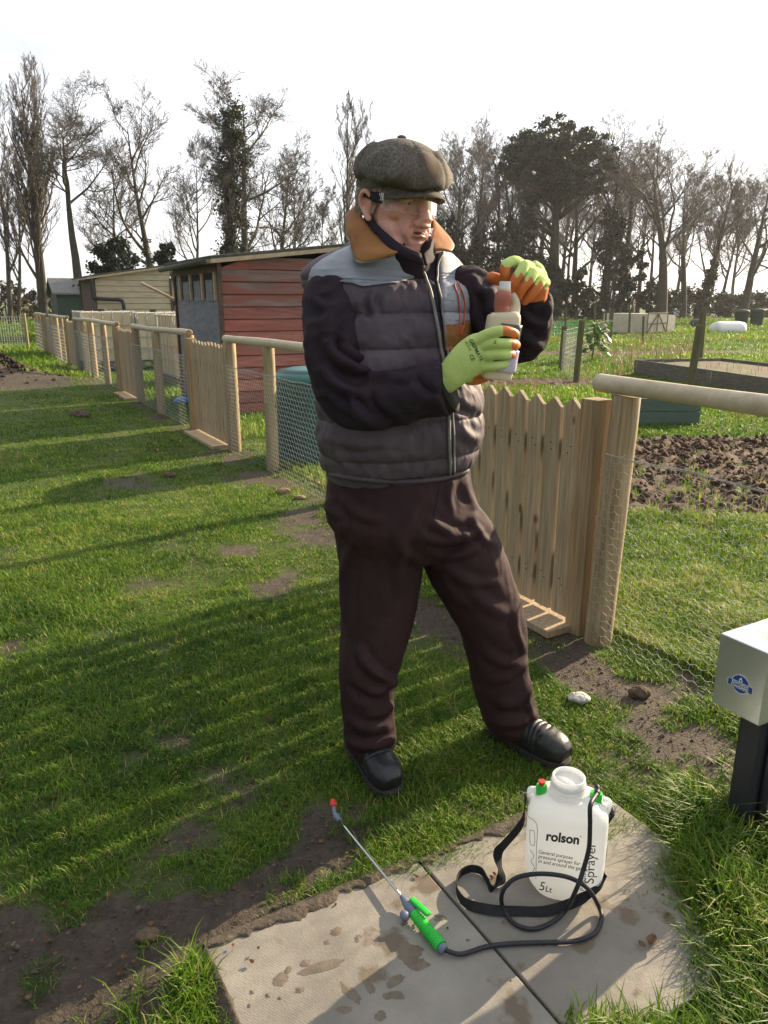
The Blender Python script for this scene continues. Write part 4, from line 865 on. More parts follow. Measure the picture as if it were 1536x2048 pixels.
def tree(px, top, Y, label, kind='oak', seed=1, stems=1, ivy=None, ratio=None, rpx=None, spread=1.0, dens=1.0, tilt=0.0, name='bare_tree', cat='tree', group='bare winter trees around the allotments'):
    global TREEN; TREEN += 1
    rs = random.Random(seed*77+5); r2 = np.random.default_rng(seed)
    b = np.array([at(px, 612, Y)[0], Y, 0.0]); H = zat(px, top, Y); t = thing(name, b, label, cat, group)
    tw = 0.0062*(Y/40)**.85
    if kind == 'oak': spec = dict(wander=.17, up=.07, n=[11, 8, 9, 9, 0], clear=.30, ang=.95, ratio=.52, ratio0=.50*spread, tw=tw)
    elif kind == 'slim': spec = dict(wander=.06, up=.16, n=[15, 7, 7, 6, 0], clear=.22, ang=.55, ratio=.48, ratio0=.30*spread, tw=tw)
    elif kind == 'high': spec = dict(wander=.16, up=.06, n=[9, 9, 9, 9, 0], clear=.55, ang=.95, ratio=.55, ratio0=.42*spread, tw=tw)
    else: spec = dict(wander=.12, up=.10, n=[13, 8, 8, 7, 0], clear=.25, ang=.8, ratio=.50, ratio0=.36*spread, tw=tw)
    spec['n'] = [int(v*dens) if i else v for i, v in enumerate(spec['n'])]
    spec['lean'] = np.array([tilt*.03, 0, 0]); tilt = tilt+(768-px)/5600*.8*(px < 768)
    T = Tree(rs); R = (rpx/FPX*Y/2) if rpx else H*.018
    for k in range(stems):
        off = np.array([rs.uniform(-.5, .5), rs.uniform(-.4, .4), 0])*(stems > 1)*.8; hh = H*(1 if k == 0 else rs.uniform(.75, .95))
        grow(T, b+off-UP*.1, np.array([tilt+off[0]*.12, off[1]*.1, 1.0])/1.0, hh*.90, R*(.85 if k == 0 else .65), 0, 4 if H > 3.5 else 2, spec)
    P0_, P1_, r0, r1, lv = map(np.array, (T.P0, T.P1, T.r0, T.r1, T.lv))
    k = lv == 0; V, F = segs_mesh(P0_[k], P1_[k], r0[k], r1[k], 9); o = mk('trunk', V, F, MT['bark'], t, smooth=True)
    k = (lv == 1); V1, F1 = segs_mesh(P0_[k], P1_[k], r0[k], r1[k], 5); k = lv > 1; V2, F2 = segs_mesh(P0_[k], P1_[k], r0[k], r1[k], 3)
    mk('crown', np.concatenate([V1, V2]), np.concatenate([F1, F2+len(V1)]), MT['twig'], t)
    if ivy:
        h0, h1, wpx, nn = ivy; C = []; Rr = []; w = wpx/FPX*Y/2; k0 = (lv == 0); pa = P0_[k0]; pb = P1_[k0]
        for i in range(int(130*(h1-h0))+12):
            f = h0+(h1-h0)*rs.random(); z = f*H; j = int(np.argmin(np.abs((pa[:, 2]+pb[:, 2])/2-z))); q = (pa[j]+pb[j])/2; q = np.array([q[0], q[1], z])
            a = rs.uniform(0, 6.28); wv = w*(.75+.35*float(vnoise(np.array([[z*.8, seed, 0]]), 3)[0]))
            C.append(q+np.array([math.cos(a), math.sin(a), 0])*wv*rs.uniform(.2, .9)); Rr.append(w*rs.uniform(.28, .6))
        V, F = leaves(C, Rr, int(nn*1.3), .062*Y/36, r2); mk('ivy', V, F, MT['ivy'], t)
    return t
def bush(px, py, wpx, hpx, Y, label, matl, n, leaf, name='evergreen_shrub', cat='shrub', group=None, squash=1.0, seed=0, nc=40, trunk=False):
    rs = random.Random(seed+900); r2 = np.random.default_rng(seed+900)
    b = np.array([at(px, 612, Y)[0], Y, 0.0]); w = wpx/FPX*Y/2; z1 = zat(px, py-hpx, Y); t = thing(name, b, label, cat, group)
    C = []; Rr = []
    for i in range(nc):
        z = z1*rs.random()**.8; f = z/z1; ww = w*math.sqrt(max(.08, 1-f**2.2)); C.append(b+np.array([rs.uniform(-ww, ww), rs.uniform(-w*.5, w*.5), z*.92])); Rr.append(w*rs.uniform(.14, .30))
    Rr = [x*.8 for x in Rr]; V, F = leaves(C, Rr, n, leaf, r2, squash); mk('foliage', V, F, matl, t)
    A = [b-UP*.05]*12; B = [c for c in C[:12]]; V, F = segs_mesh(A, B, np.full(12, .05), np.full(12, .02), 4); mk('stem', V, F, MT['bark'], t)
    return t
if not QUICK or QUICK == 'T':
    # left side of the picture
    tree(78, 118, 40, 'tall slim tree with several stems at the left edge of the photo', 'slim', 3, 3, rpx=20, spread=1.15, tilt=-.02)
    tree(20, 170, 52, 'slim tree fading behind the tallest one at the left edge', 'slim', 8, 2, rpx=12)
    tree(158, 215, 38, 'tree with a long bare trunk and high forked crown right of the slim tree', 'high', 4, rpx=26, spread=1.15)
    tree(318, 200, 40, 'bare tree with dark twisting trunk left of the ivy clad trunk', 'mid', 5, rpx=20, tilt=-.07, spread=1.2, ivy=(.02, .42, 34, 1800))
    tree(232, 300, 58, 'fine twigged pale tree between the high forked tree and the twisting one', 'mid', 12, rpx=12, spread=1.1)
    tree(388, 290, 60, 'thin pale tree just left of the ivy column', 'mid', 13, rpx=10, spread=1.2)
    tree(452, 165, 36, 'tree trunk thickly clad in dark ivy above the red shed', 'mid', 6, rpx=34, ivy=(.05, .90, 78, 15000), spread=.8)
    tree(492, 140, 37, 'bare crooked tree touching the right side of the ivy column', 'oak', 7, rpx=24, spread=.9, tilt=.02, ivy=(.1, .45, 30, 1200))
    tree(540, 300, 41, 'leaning bare tree right of the crooked tree above the red shed roof', 'mid', 9, rpx=17, tilt=.12, spread=1.15)
    tree(588, 330, 50, 'thin bare tree above the right end of the red shed roof', 'mid', 10, rpx=10, spread=1.1)
    tree(640, 380, 62, 'low faint bare tree behind the cap wearer\'s shoulder', 'mid', 14, rpx=8)
    tree(692, 190, 44, 'slender upright bare tree directly left of the flat cap', 'slim', 11, 1, rpx=14, spread=1.25)
    bush(232, 600, 120, 145, 30, 'dark evergreen holly behind the cream shed roof', MT['holly'], 16000, .075, seed=1, nc=60)
    bush(345, 640, 90, 165, 32, 'dark evergreen bush between the cream shed and the red shed', MT['holly'], 9000, .08, seed=2, nc=40)
    bush(175, 615, 60, 60, 34, 'low dark evergreen under the high forked tree', MT['holly'], 3000, .08, seed=3, nc=24)
    for k, (px, w, h, Y) in enumerate([(10, 110, 55, 60), (95, 90, 40, 66), (-60, 120, 60, 62)]):
        bush(px, 612, w, h, Y, ['brown leafless scrub at the left edge under the slim tree', 'brown leafless scrub beyond the green shed', 'brown leafless scrub just outside the left edge'][k], MT['hedge'], 2600, .16, name='scrub', cat='scrub', group='far scrub clumps', seed=10+k)
    # belt of trees at the right
    R_ = [(905, 300, 66, 'mid', 16, 40, (.02, .55, 46), 'ivy hung tree immediately right of the man\'s cap'), (948, 262, 72, 'mid', 14, 41, (.02, .5, 36), 'tall fine tree second from the cap in the right belt'), (990, 300, 68, 'mid', 16, 42, (.02, .6, 40), 'tree above the raised glove in the right belt'),
          (1040, 290, 64, 'mid', 18, 43, (.02, .6, 46), 'ivy hung tree under the left part of the cedar crown'), (1078, 330, 74, 'mid', 20, 44, None, 'straight bare trunk below the cedar crown'), (1150, 330, 70, 'oak', 18, 45, None, 'leaning branched tree right of the cedar trunk'),
          (1206, 268, 66, 'mid', 24, 46, (.02, .62, 54), 'thick ivy clad trunk right of the cedar'), (1244, 285, 70, 'mid', 22, 47, (.02, .45, 34), 'tree standing just right of the thick ivy clad trunk'), (1325, 288, 62, 'oak', 27, 48, None, 'broad oak with a heavy bare trunk in the right belt'),
          (1368, 340, 70, 'mid', 16, 49, None, 'slim tree immediately right of the broad oak'), (1398, 335, 64, 'mid', 20, 50, (.02, .4, 30), 'leaning tree between the broad oak and the last oak'), (1488, 345, 58, 'oak', 22, 51, None, 'forked oak standing apart near the right edge'),
          (1590, 350, 60, 'oak', 12, 52, None, 'bare oak whose branches enter at the right edge'), (1275, 330, 78, 'mid', 12, 53, None, 'faint thin tree left of the broad oak'), (1120, 300, 80, 'mid', 12, 54, None, 'faint tree seen through the middle of the belt'), (870, 400, 74, 'mid', 12, 55, (.02, .7, 50), 'low ivy covered tree hidden by the man\'s face'),
          (1440, 380, 84, 'mid', 9, 56, None, 'faint thin tree between the leaning tree and the forked oak')]
    for (px, tp, Y, kd, rp, sd, iv, lb) in R_:
        tl = {1150: -.10, 1398: .14, 1488: .04}.get(px, random.Random(sd).uniform(-.03, .03))
        tree(px, tp, Y, lb, kd, sd, rpx=rp, spread=1.2 if kd != 'oak' else 1.35, ivy=(iv[0], iv[1], iv[2], 4200) if iv else None, tilt=tl, dens=.87)
    for i, (px, tp, lb) in enumerate([(925, 310, 'faint twiggy tree in the back row just right of the cap'), (970, 300, 'faint twiggy tree in the back row left of the raised glove'), (1015, 330, 'faint twiggy tree in the back row behind the raised glove'), (1062, 330, 'faint back row tree left of the cedar trunk'), (1132, 350, 'faint back row tree right of the cedar trunk'), (1175, 320, 'faint back row tree left of the thick ivy clad trunk'),
                                        (1225, 310, 'faint back row tree between the two ivy clad trunks'), (1300, 320, 'faint back row tree left of the broad oak'), (1350, 330, 'faint back row tree right of the broad oak'), (1420, 360, 'faint back row tree left of the forked oak'), (1462, 375, 'faint back row tree touching the forked oak')]):
        tree(px, tp, 84+i % 3*4, lb, 'mid', 60+i, rpx=9, spread=1.35, tilt=random.Random(i).uniform(-.05, .05))
    # cedar
    Yc = 66; cb = np.array([at(1104, 612, Yc)[0], Yc, 0]); t = thing('cedar_tree', cb, 'big dark flat topped cedar rising above the right belt', 'tree')
    rs = random.Random(5); r2 = np.random.default_rng(5); T = Tree(rs); Hc = zat(1104, 262, Yc)
    grow(T, cb, np.array([0, 0, 1.0]), Hc*.97, .62, 0, 0, dict(wander=.03, up=0, n=[0], clear=.4, ang=1, ratio=.5, ratio0=.4, tw=.05))
    C = []; Rr = []; A0 = []; B0 = []
    for (px, py, wp, hp, n) in [(1112, 262, 50, 12, 16), (1085, 265, 26, 12, 7), (1150, 272, 30, 9, 9), (1105, 290, 80, 16, 30), (1040, 300, 44, 18, 18), (1020, 320, 26, 20, 14), (1160, 300, 50, 18, 26), (1185, 330, 30, 24, 18), (1100, 330, 90, 26, 44), (1045, 345, 40, 22, 20), (1140, 365, 60, 22, 26), (1085, 385, 46, 22, 20), (1180, 370, 28, 16, 10), (1060, 430, 22, 30, 12), (1062, 500, 20, 40, 14)]:
        for i in range(n):
            q = np.array([at(px+rs.uniform(-wp, wp)*.9, py+rs.uniform(-hp, hp), Yc)[0], Yc+rs.uniform(-3.2, 3.2), zat(px, py+rs.uniform(-hp, hp), Yc)]); C.append(q); Rr.append(rs.uniform(.35, .95))
            if rs.random() < .5: z = max(2.5, q[2]-rs.uniform(.5, 3)); A0.append(np.array([cb[0], cb[1], z])); B0.append(q)
    V, F = segs_mesh(np.array(T.P0), np.array(T.P1), np.array(T.r0), np.array(T.r1), 10); V2, F2 = segs_mesh(A0, B0, np.full(len(A0), .12), np.full(len(A0), .04), 5)
    mk('trunk', np.concatenate([V, V2]), np.concatenate([F, F2+len(V)]), MT['bark'], t)
    V, F = leaves(C, Rr, 42000, .13, r2, .45); mk('crown', V, F, MT['cedar'], t)
    # undergrowth along the belt
    for k, (px, w, h, Y) in enumerate([(885, 100, 190, 64), (950, 100, 150, 66), (1020, 100, 130, 62), (1085, 90, 100, 66), (1150, 100, 80, 60), (1215, 90, 190, 64), (1262, 70, 120, 66), (1310, 80, 50, 70), (1375, 110, 34, 74), (1450, 110, 26, 78), (1530, 120, 26, 78)]):
        bush(px, 612, w, h, Y, ['dense ivy scrub behind the man\'s face', 'dense scrub below the second tree of the belt', 'dark scrub above the bottle cap', 'dark scrub under the cedar', 'low scrub right of the cedar trunk', 'dark ivy mound at the thick ivy clad trunk', 'dark mound right of the ivy clad trunk', 'low scrub left of the broad oak', 'low dark hedge behind the foot of the leaning tree', 'low dark hedge behind the foot of the forked oak', 'low dark hedge at the right edge behind the bins'][k],
             MT['holly'] if k in (0, 2, 5, 6, 8) else MT['ivy'], 6000, .14, name='undergrowth', cat='undergrowth', group='undergrowth below the tree belt', seed=30+k, nc=36)
    # cabbage / leafy plant by the stake
    b = gp(1183, 722); t = thing('leafy_plant', b, 'tall leafy cabbage plant beside the green stake', 'plant'); MT['cab'] = grass_mat('cabbage_leaf', (0.05, 0.13, 0.03), (0.10, 0.20, 0.04), (0.14, 0.24, 0.06), .4)
    MT['cab'] = leafmat('cabbage_leaf', (0.045, 0.11, 0.02), (0.10, 0.20, 0.04)); r2 = np.random.default_rng(3); n = 46; V = []; F = []
    for i in range(n):
        a = r2.uniform(0, 6.28); z = r2.uniform(.1, 1.05); L_ = r2.uniform(.2, .36); o_ = b+UP*z+np.array([math.cos(a), math.sin(a), 0])*r2.uniform(.02, .28); d = np.array([math.cos(a), math.sin(a), r2.uniform(-.5, .5)]); s = np.array([-math.sin(a), math.cos(a), r2.uniform(-.2, .2)])
        k0 = len(V); V += [o_, o_+d*L_*.35-s*L_*.33+UP*.02, o_+d*L_*.8-s*L_*.24-UP*.02, o_+d*L_-UP*.06, o_+d*L_*.8+s*L_*.24-UP*.02, o_+d*L_*.35+s*L_*.33+UP*.02, o_+d*L_*.55+UP*.05]
        F += [(k0+6, k0+j, k0+(j+1) % 6) for j in range(6)]
    mk('leaves', V, F, MT['cab'], t); m = MB(); m.tube([b, b+np.array([.05, 0, .5]), b+UP*1.0], .02, 6); m.mk('stem', MT['olive'], t)
# low hills and far fields on the horizon
hx = np.linspace(-500, 900, 140); V = []; MT['hill'] = mat('far_wooded_hill', (0.045, 0.05, 0.03), (0.09, 0.085, 0.05), scale=.05, rough=1, rnd=False)
hh = 5.5+3*n2(hx, hx*0, .006, 3, 5)+1.3*n2(hx, hx*0, .06, 3, 6)
V = [np.array([x, 480+.05*x, -1]) for x in hx]+[np.array([x, 500+.05*x, h]) for x, h in zip(hx, hh)]+[np.array([x, 640, h*.6]) for x, h in zip(hx, hh)]
n = len(hx); F = [(i, i+1, n+i+1, n+i) for i in range(n-1)]+[(n+i, n+i+1, 2*n+i+1, 2*n+i) for i in range(n-1)]
o = mk('hills', V, F, MT['hill']); props(o, kind='structure')
# dark muck heap on the lawn's left edge
b = np.array([-7.7, 14.0, 0]); cx = rng.normal(0, .62, 900); cy = rng.normal(0, .4, 900); ico = bmesh.new(); bmesh.ops.create_icosphere(ico, subdivisions=1, radius=1); iv = np.array([v.co[:] for v in ico.verts]); iff = np.array([[v.index for v in f.verts] for f in ico.faces]); ico.free()
rr = rng.uniform(.02, .055, 900); z = .42*np.exp(-(cx**2/.9+cy**2/.35))*rng.random(900)**.3+hz(b[0]+cx, b[1]+cy)*.6
V = iv[None]*rng.uniform(.6, 1.3, (900, len(iv), 1))*rr[:, None, None]+np.stack([b[0]+cx, b[1]+cy, z], 1)[:, None]; F = (np.arange(900)[:, None, None]*len(iv)+iff[None]).reshape(-1, 3)
o = mk('muck_heap', V.reshape(-1, 3), F, mat('dark_muck', (0.022, 0.014, 0.009), (0.06, 0.038, 0.024), scale=9, rough=.95, rnd=False)); props(o, 'dark brown muck heap on the lawn at the left edge', 'heap')

# ---------------------------------------------------------------- thin winter haze over the whole place
hb = MB(); hb.box((20, 325, 24.0), (1300, 760, 50.0)); hzm = bpy.data.materials.new('haze'); hzm.use_nodes = True; nt = hzm.node_tree; nt.nodes.clear()
ho = nt.nodes.new('ShaderNodeOutputMaterial'); hv = nt.nodes.new('ShaderNodeVolumePrincipled'); hv.inputs['Color'].default_value = (.93, .95, 1, 1); hv.inputs['Density'].default_value = 0.00035; hv.inputs['Anisotropy'].default_value = 0.45
nt.links.new(hv.outputs[0], ho.inputs['Volume']); hz_o = hb.mk('haze', hzm); props(hz_o, kind='stuff')
# ---------------------------------------------------------------- the man
MT['skin'] = mat('weathered_skin', (0.66, 0.325, 0.265), (0.75, 0.43, 0.355), scale=38, rough=.52, bump=.25, bscale=170, dist=.0015, c3=(0.58, 0.22, 0.165), s3=13, p3=(.50, .72), sss=.12, rnd=False)
MT['hairgrey'] = mat('grey_hair', (0.30, 0.28, 0.26), (0.52, 0.50, 0.47), scale=60, rough=.7, stretch=(1, 1, .2))
MT['dark_skin'] = mat('mouth_inside', (0.10, 0.02, 0.018), rough=.6)
MT['lip'] = mat('lip_skin', (0.42, 0.14, 0.11), (0.48, 0.19, 0.15), scale=50, rough=.45, rnd=False)
MT['overall'] = mat('dark_maroon_cotton', (0.0135, 0.0080, 0.0135), (0.028, 0.0155, 0.022), scale=5, rough=.82, bump=.30, bscale=260, dist=.0012, c3=(0.022, 0.016, 0.026), s3=3.0, p3=(.45, .65), spec=.25, rnd=False)
MT['trouser'] = mat('worn_maroon_cotton', (0.019, 0.0078, 0.0100), (0.038, 0.0165, 0.0190), scale=4, rough=.8, bump=.30, bscale=260, dist=.0012, c3=(0.034, 0.021, 0.018), s3=3.2, p3=(.56, .78), spec=.25, rnd=False)
MT['puffer'] = mat('dark_puffer_nylon', (0.052, 0.038, 0.050), (0.092, 0.070, 0.088), scale=9, rough=.68, bump=.22, bscale=45, dist=.004, spec=.35, rnd=False)
MT['yoke'] = mat('silver_grey_nylon', (0.19, 0.21, 0.25), (0.29, 0.31, 0.355), scale=7, rough=.50, bump=.3, bscale=28, dist=.005, spec=.5, rnd=False)
MT['tan'] = mat('tan_corduroy', (0.27, 0.115, 0.035), (0.38, 0.175, 0.06), scale=14, rough=.8, bump=.2, bscale=180, dist=.002, rnd=False, transl=.12)
MT['piping'] = mat('grey_piping', (0.16, 0.15, 0.15), (0.24, 0.23, 0.22), scale=30, rough=.6)
MT['navy'] = mat('navy_fleece', (0.010, 0.011, 0.018), (0.022, 0.022, 0.034), scale=50, rough=.95, bump=.3, bscale=300, dist=.001, rnd=False)
MT['zipor'] = mat('orange_zip', (0.62, 0.10, 0.05), rough=.5)
MT['tweed'] = mat('brown_grey_tweed', (0.058, 0.052, 0.045), (0.165, 0.146, 0.122), scale=150, rough=.95, bump=.5, bscale=320, dist=.0015, c3=(0.075, 0.052, 0.036), s3=9, p3=(.5, .7), detail=3, pos=(.36, .66), rnd=False)
MT['gloveY'] = mat('lime_knit', (0.46, 0.60, 0.17), (0.57, 0.70, 0.25), scale=18, rough=.85, bump=.4, bscale=420, dist=.001, rnd=False)
MT['gloveO'] = mat('orange_latex_coating', (0.52, 0.13, 0.03), (0.66, 0.20, 0.05), scale=30, rough=.5, bump=.35, bscale=160, dist=.0015, rnd=False)
MT['boot'] = mat('black_boot_leather', (0.010, 0.011, 0.014), (0.030, 0.031, 0.034), scale=18, rough=.36, bump=.35, bscale=60, dist=.002, c3=(0.075, 0.06, 0.045), s3=14, p3=(.60, .78), rnd=False)
MT['sole'] = mat('boot_sole', (0.014, 0.013, 0.013), (0.04, 0.034, 0.03), scale=20, rough=.85)
MT['lens'] = None
def glass(name, tint=(1, 1, 1, 1), fac=.12, rough=.03):
    m = bpy.data.materials.new(name); m.use_nodes = True; nt = m.node_tree; N = nt.nodes; L = nt.links; N.remove(N['Principled BSDF'])
    a = N.new('ShaderNodeBsdfTransparent'); a.inputs[0].default_value = tint; b = N.new('ShaderNodeBsdfGlossy'); b.inputs['Roughness'].default_value = rough
    f = N.new('ShaderNodeFresnel'); f.inputs[0].default_value = 1.33; ad = N.new('ShaderNodeMath'); ad.operation = 'ADD'; ad.inputs[1].default_value = fac*.5; L.new(f.outputs[0], ad.inputs[0])
    x = N.new('ShaderNodeMixShader'); L.new(ad.outputs[0], x.inputs[0]); L.new(a.outputs[0], x.inputs[1]); L.new(b.outputs[0], x.inputs[2]); L.new(x.outputs[0], N['Material Output'].inputs[0]); return m
MT['lens'] = glass('clear_lens', (0.97, 0.975, 0.97, 1), .0, .05)
man = thing('person', gp(880, 1545), 'man in flat cap, padded body warmer and maroon overalls holding up a bottle', 'person')
def dep(p): return p[1]*cp-(p[2]-CAMH)*sp
def sec(py, xl, xr, Y, ratio):
    c = at((xl+xr)/2, py, Y); hw = (xr-xl)/2/FPX*dep(c); return [c[0], c[1], c[2], hw, ratio]
def ringloft(secs, psi, k=6, n=56, power=2.3):
    S = crom(secs, k); e1 = np.array([math.cos(psi), math.sin(psi), 0]); e2 = np.array([-math.sin(psi), math.cos(psi), 0]); a = np.linspace(0, 2*math.pi, n, endpoint=False)
    ca = np.sign(np.cos(a))*np.abs(np.cos(a))**(2/power); sa = np.sign(np.sin(a))*np.abs(np.sin(a))**(2/power); V = []; F = []
    for s in S:
        A = s[3]/math.sqrt(math.cos(psi)**2+(s[4]*math.sin(psi))**2); V.append(s[:3]+A*ca[:, None]*e1+A*s[4]*sa[:, None]*e2)
    m = len(S)
    for i in range(m-1):
        for j in range(n): F.append((i*n+j, i*n+(j+1) % n, (i+1)*n+(j+1) % n, (i+1)*n+j))
    F.append(tuple(range(n))[::-1]); F.append(tuple((m-1)*n+j for j in range(n))); return np.concatenate(V), F
def limb(pts, k=6, n=28, up=None, power=2.0):
    """pts rows: px, py, Y, ra_px, rb_px  (radii in photo pixels at that depth)"""
    R = []
    for px, py, Y, ra, rb in pts:
        c = at(px, py, Y); q = dep(c)/FPX; R.append([c[0], c[1], c[2], ra*q, rb*q])
    S = crom(R, k); return tube(S[:, :3], S[:, 3], n, S[:, 4], up, True, power)
def folds(V, N, segs, both=False):
    x, y = project(V); view = V-np.array([0, 0, CAMH]); view /= np.linalg.norm(view, axis=1)[:, None]; face = np.clip(-(N*view).sum(1)*2.5, 0, 1); o = np.zeros(len(V)); P = np.stack([x, y], 1)
    for (x0, y0, x1, y1, w, amp) in segs:
        a = np.array([x0, y0], float); b = np.array([x1, y1], float); ab = b-a; t = np.clip(((P-a)@ab)/(ab@ab), 0, 1)
        mid = a+(b-a)*.5; perp = np.array([-ab[1], ab[0]])/np.hypot(*ab); bow = .12*np.hypot(*ab)*np.sin(t*math.pi)
        d = np.hypot(*(P-(a+t[:, None]*ab+perp*bow[:, None])).T); taper = np.sin(np.clip(t*.86+.07, 0, 1)*math.pi)**.7
        o += amp*.0017*(np.exp(-(d/w)**2)-.35*np.exp(-((d-w*1.9)/w)**2))*taper
    return V+N*(o*face)[:, None]
def cloth_noise(V, N, sc, amp, seed, st=(1, 1, 1)):
    q = V*sc*np.array(st); q = q+.6*np.stack([vnoise(q*.6, seed+5), vnoise(q*.6+9, seed+6), vnoise(q*.6+4, seed+7)], 1)
    r = 1-np.abs(fbm(q, 3, seed))*2; return V+N*(amp*r)[:, None]
PSI = math.radians(30)
# ---- torso under the clothes (sections: py, left px, right px, Y, depth ratio)
TOR = [sec(1010, 664, 945, 2.12, .70), sec(950, 662, 940, 2.12, .70), sec(900, 655, 958, 2.11, .74), sec(850, 650, 966, 2.10, .76), sec(780, 648, 958, 2.10, .74), sec(710, 648, 950, 2.11, .68), sec(640, 642, 948, 2.12, .62), sec(580, 638, 945, 2.13, .57), sec(545, 645, 935, 2.14, .52), sec(515, 672, 912, 2.15, .52), sec(490, 705, 880, 2.155, .62)]
# ---- head frame
HS = 1.06; YAW = math.radians(38); PIT = math.radians(6); f0 = np.array([math.sin(YAW), -math.cos(YAW), 0])
HF = f0*math.cos(PIT)-UP*math.sin(PIT); HU = UP*math.cos(PIT)+f0*math.sin(PIT); HL = np.cross(HU, HF)
ro = math.radians(0.5); HL, HU = HL*math.cos(ro)-HU*math.sin(ro), HU*math.cos(ro)+HL*math.sin(ro)
HC = at(792, 410, 2.10); HR = np.stack([HL, HF, HU], 1)
def hl(x, y, z): return HC+HS*(HL*x+HF*y+HU*z)
def he(m, c, r, rot=None, nu=22, nv=14):
    R = HR if rot is None else HR@np.array(rot); m.ell(hl(*c), np.array(r)*HS, R, nu, nv)
def htube(m, pts, rad, n=10, rb=None, k=4):
    P = crom([hl(*p) for p in pts], k); r = crom(np.array(rad)[:, None], k)[:, 0]*HS; m.tube(P, r, n, None if rb is None else crom(np.array(rb)[:, None], k)[:, 0]*HS, up=HU)
body = MB()
V, F = ringloft([[*(s[:3]), s[3]*.86, s[4]*.9] for s in TOR], PSI); body.add(V, F)
he(body, (0, -.018, .040), (.076, .098, .092)); he(body, (0, .015, -.02), (.068, .080, .075)); he(body, (0, .042, -.058), (.050, .052, .055)); he(body, (0, .070, -.098), (.027, .024, .020)); he(body, (0, .058, -.10), (.040, .030, .018))
he(body, (0, .060, .048), (.060, .036, .035)); he(body, (0, .083, .030), (.052, .014, .011))
for s in (-1, 1):
    he(body, (s*.045, .058, -.014), (.024, .026, .024)); he(body, (s*.050, .030, -.065), (.021, .040, .034)); he(body, (s*.043, .052, -.085), (.020, .026, .022)); he(body, (s*.026, .085, -.058), (.017, .012, .022))
    he(body, (s*.032, .076, .010), (.0155, .012, .0115)); he(body, (s*.031, .078, -.006), (.016, .009, .006))
    he(body, (s*.0145, .103, -.041), (.0105, .013, .0100))
    # ear
    rot = [[1, 0, 0], [0, .94, .34], [0, -.34, .94]]
    he(body, (s*.078, -.012, -.008), (.008, .018, .029), rot)
    htube(body, [(s*.079, .002, .002), (s*.087, .004, .016), (s*.091, -.010, .025), (s*.092, -.024, .015), (s*.090, -.026, -.004), (s*.085, -.016, -.022), (s*.080, -.004, -.038), (s*.077, .003, -.032)], [.005, .0055, .006, .006, .0055, .006, .008, .005], 8)
htube(body, [(0, .080, .026), (0, .096, .006), (0, .108, -.014), (0, .119, -.036), (0, .112, -.045)], [.0115, .0110, .0135, .0168, .011], 12)
he(body, (0, .088, -.052), (.024, .013, .012)); he(body, (0, .0985, -.0565), (.021, .008, .0055)); he(body, (0, .0955, -.0695), (.019, .0085, .0065)); he(body, (0, .084, -.082), (.028, .013, .012))
# neck and hidden limbs, all one skin
nk = [hl(0, -.03, -.03), hl(0, -.028, -.08), at(793, 505, 2.15), at(790, 545, 2.15)]
body.tube(crom(nk, 5), .064, 24)
body.add(*limb([(690, 585, 2.12, 30, 30), (668, 680, 2.05, 30, 30), (695, 790, 1.98, 28, 28), (780, 785, 1.93, 26, 26), (880, 764, 1.87, 17, 17), (905, 747, 1.85, 12, 12)]))
body.add(*limb([(915, 575, 2.17, 26, 26), (978, 632, 2.13, 26, 26), (1038, 678, 2.04, 22, 22), (1062, 640, 1.98, 18, 18), (1066, 600, 1.95, 14, 14), (1062, 585, 1.94, 12, 12)]))
body.add(*limb([(740, 990, 2.10, 50, 50), (755, 1200, 2.06, 34, 34), (742, 1340, 2.045, 27, 27), (745, 1480, 2.045, 24, 24), (748, 1530, 2.04, 26, 26)]))
body.add(*limb([(860, 990, 2.13, 50, 50), (935, 1150, 2.12, 34, 34), (990, 1280, 2.15, 28, 28), (1025, 1430, 2.20, 24, 24), (1035, 1475, 2.20, 26, 26)]))
V, F, N = fuse(body, 0.0036, 5, .5)
# face creases, carved in head-local space
loc = (V-HC)@HR/HS
def carve(V, N, loc, pts, w, amp):
    o = np.zeros(len(V)); P = crom(pts, 5)
    for i in range(len(P)-1):
        d, t = segdist(loc, P[i], P[i+1]); o = np.maximum(o, np.exp(-(d/w)**2))
    return V+N*(o*amp)[:, None]
for s in (-1, 1):
    V = carve(V, N, loc, [(s*.017, .105, -.040), (s*.028, .094, -.055), (s*.034, .086, -.074), (s*.033, .082, -.088)], .0045, -.0042)
    V = carve(V, N, loc, [(s*.016, .083, -.006), (s*.030, .086, -.014), (s*.045, .078, -.014)], .0035, -.0022)
    V = carve(V, N, loc, [(s*.014, .082, .019), (s*.030, .087, .021), (s*.046, .076, .017)], .0040, -.0030)
    V = carve(V, N, loc, [(s*.055, .066, .010), (s*.064, .052, .006)], .0028, -.0018); V = carve(V, N, loc, [(s*.055, .064, .002), (s*.066, .050, -.006)], .0028, -.0018)
    V = carve(V, N, loc, [(s*.050, .066, -.035), (s*.046, .068, -.065), (s*.040, .068, -.088)], .0045, -.0030)
    V = carve(V, N, loc, [(s*.084, -.002, .006), (s*.088, -.014, .010), (s*.087, -.018, -.006)], .005, -.0055)
V = carve(V, N, loc, [(-.020, .103, -.0628), (0, .107, -.0622), (.020, .103, -.0628)], .0028, -.0060)
V = carve(V, N, loc, [(-.016, .095, -.0795), (0, .098, -.081), (.016, .095, -.0795)], .004, -.0025)
hm = np.linalg.norm(loc, axis=1) < .2
V[hm] += N[hm]*(.0009*fbm(V[hm]*75, 3, 4))[:, None]+N[hm]*(.0018*fbm(V[hm]*26, 2, 9))[:, None]
mk('body', V, F, MT['skin'], man, smooth=True)
m = MB(); htube(m, [(-.017, .0985, -.0625), (0, .1015, -.0622), (.017, .0985, -.0625)], [.002, .0032, .002], 8); m.mk('mouth', MT['dark_skin'], man, smooth=True)
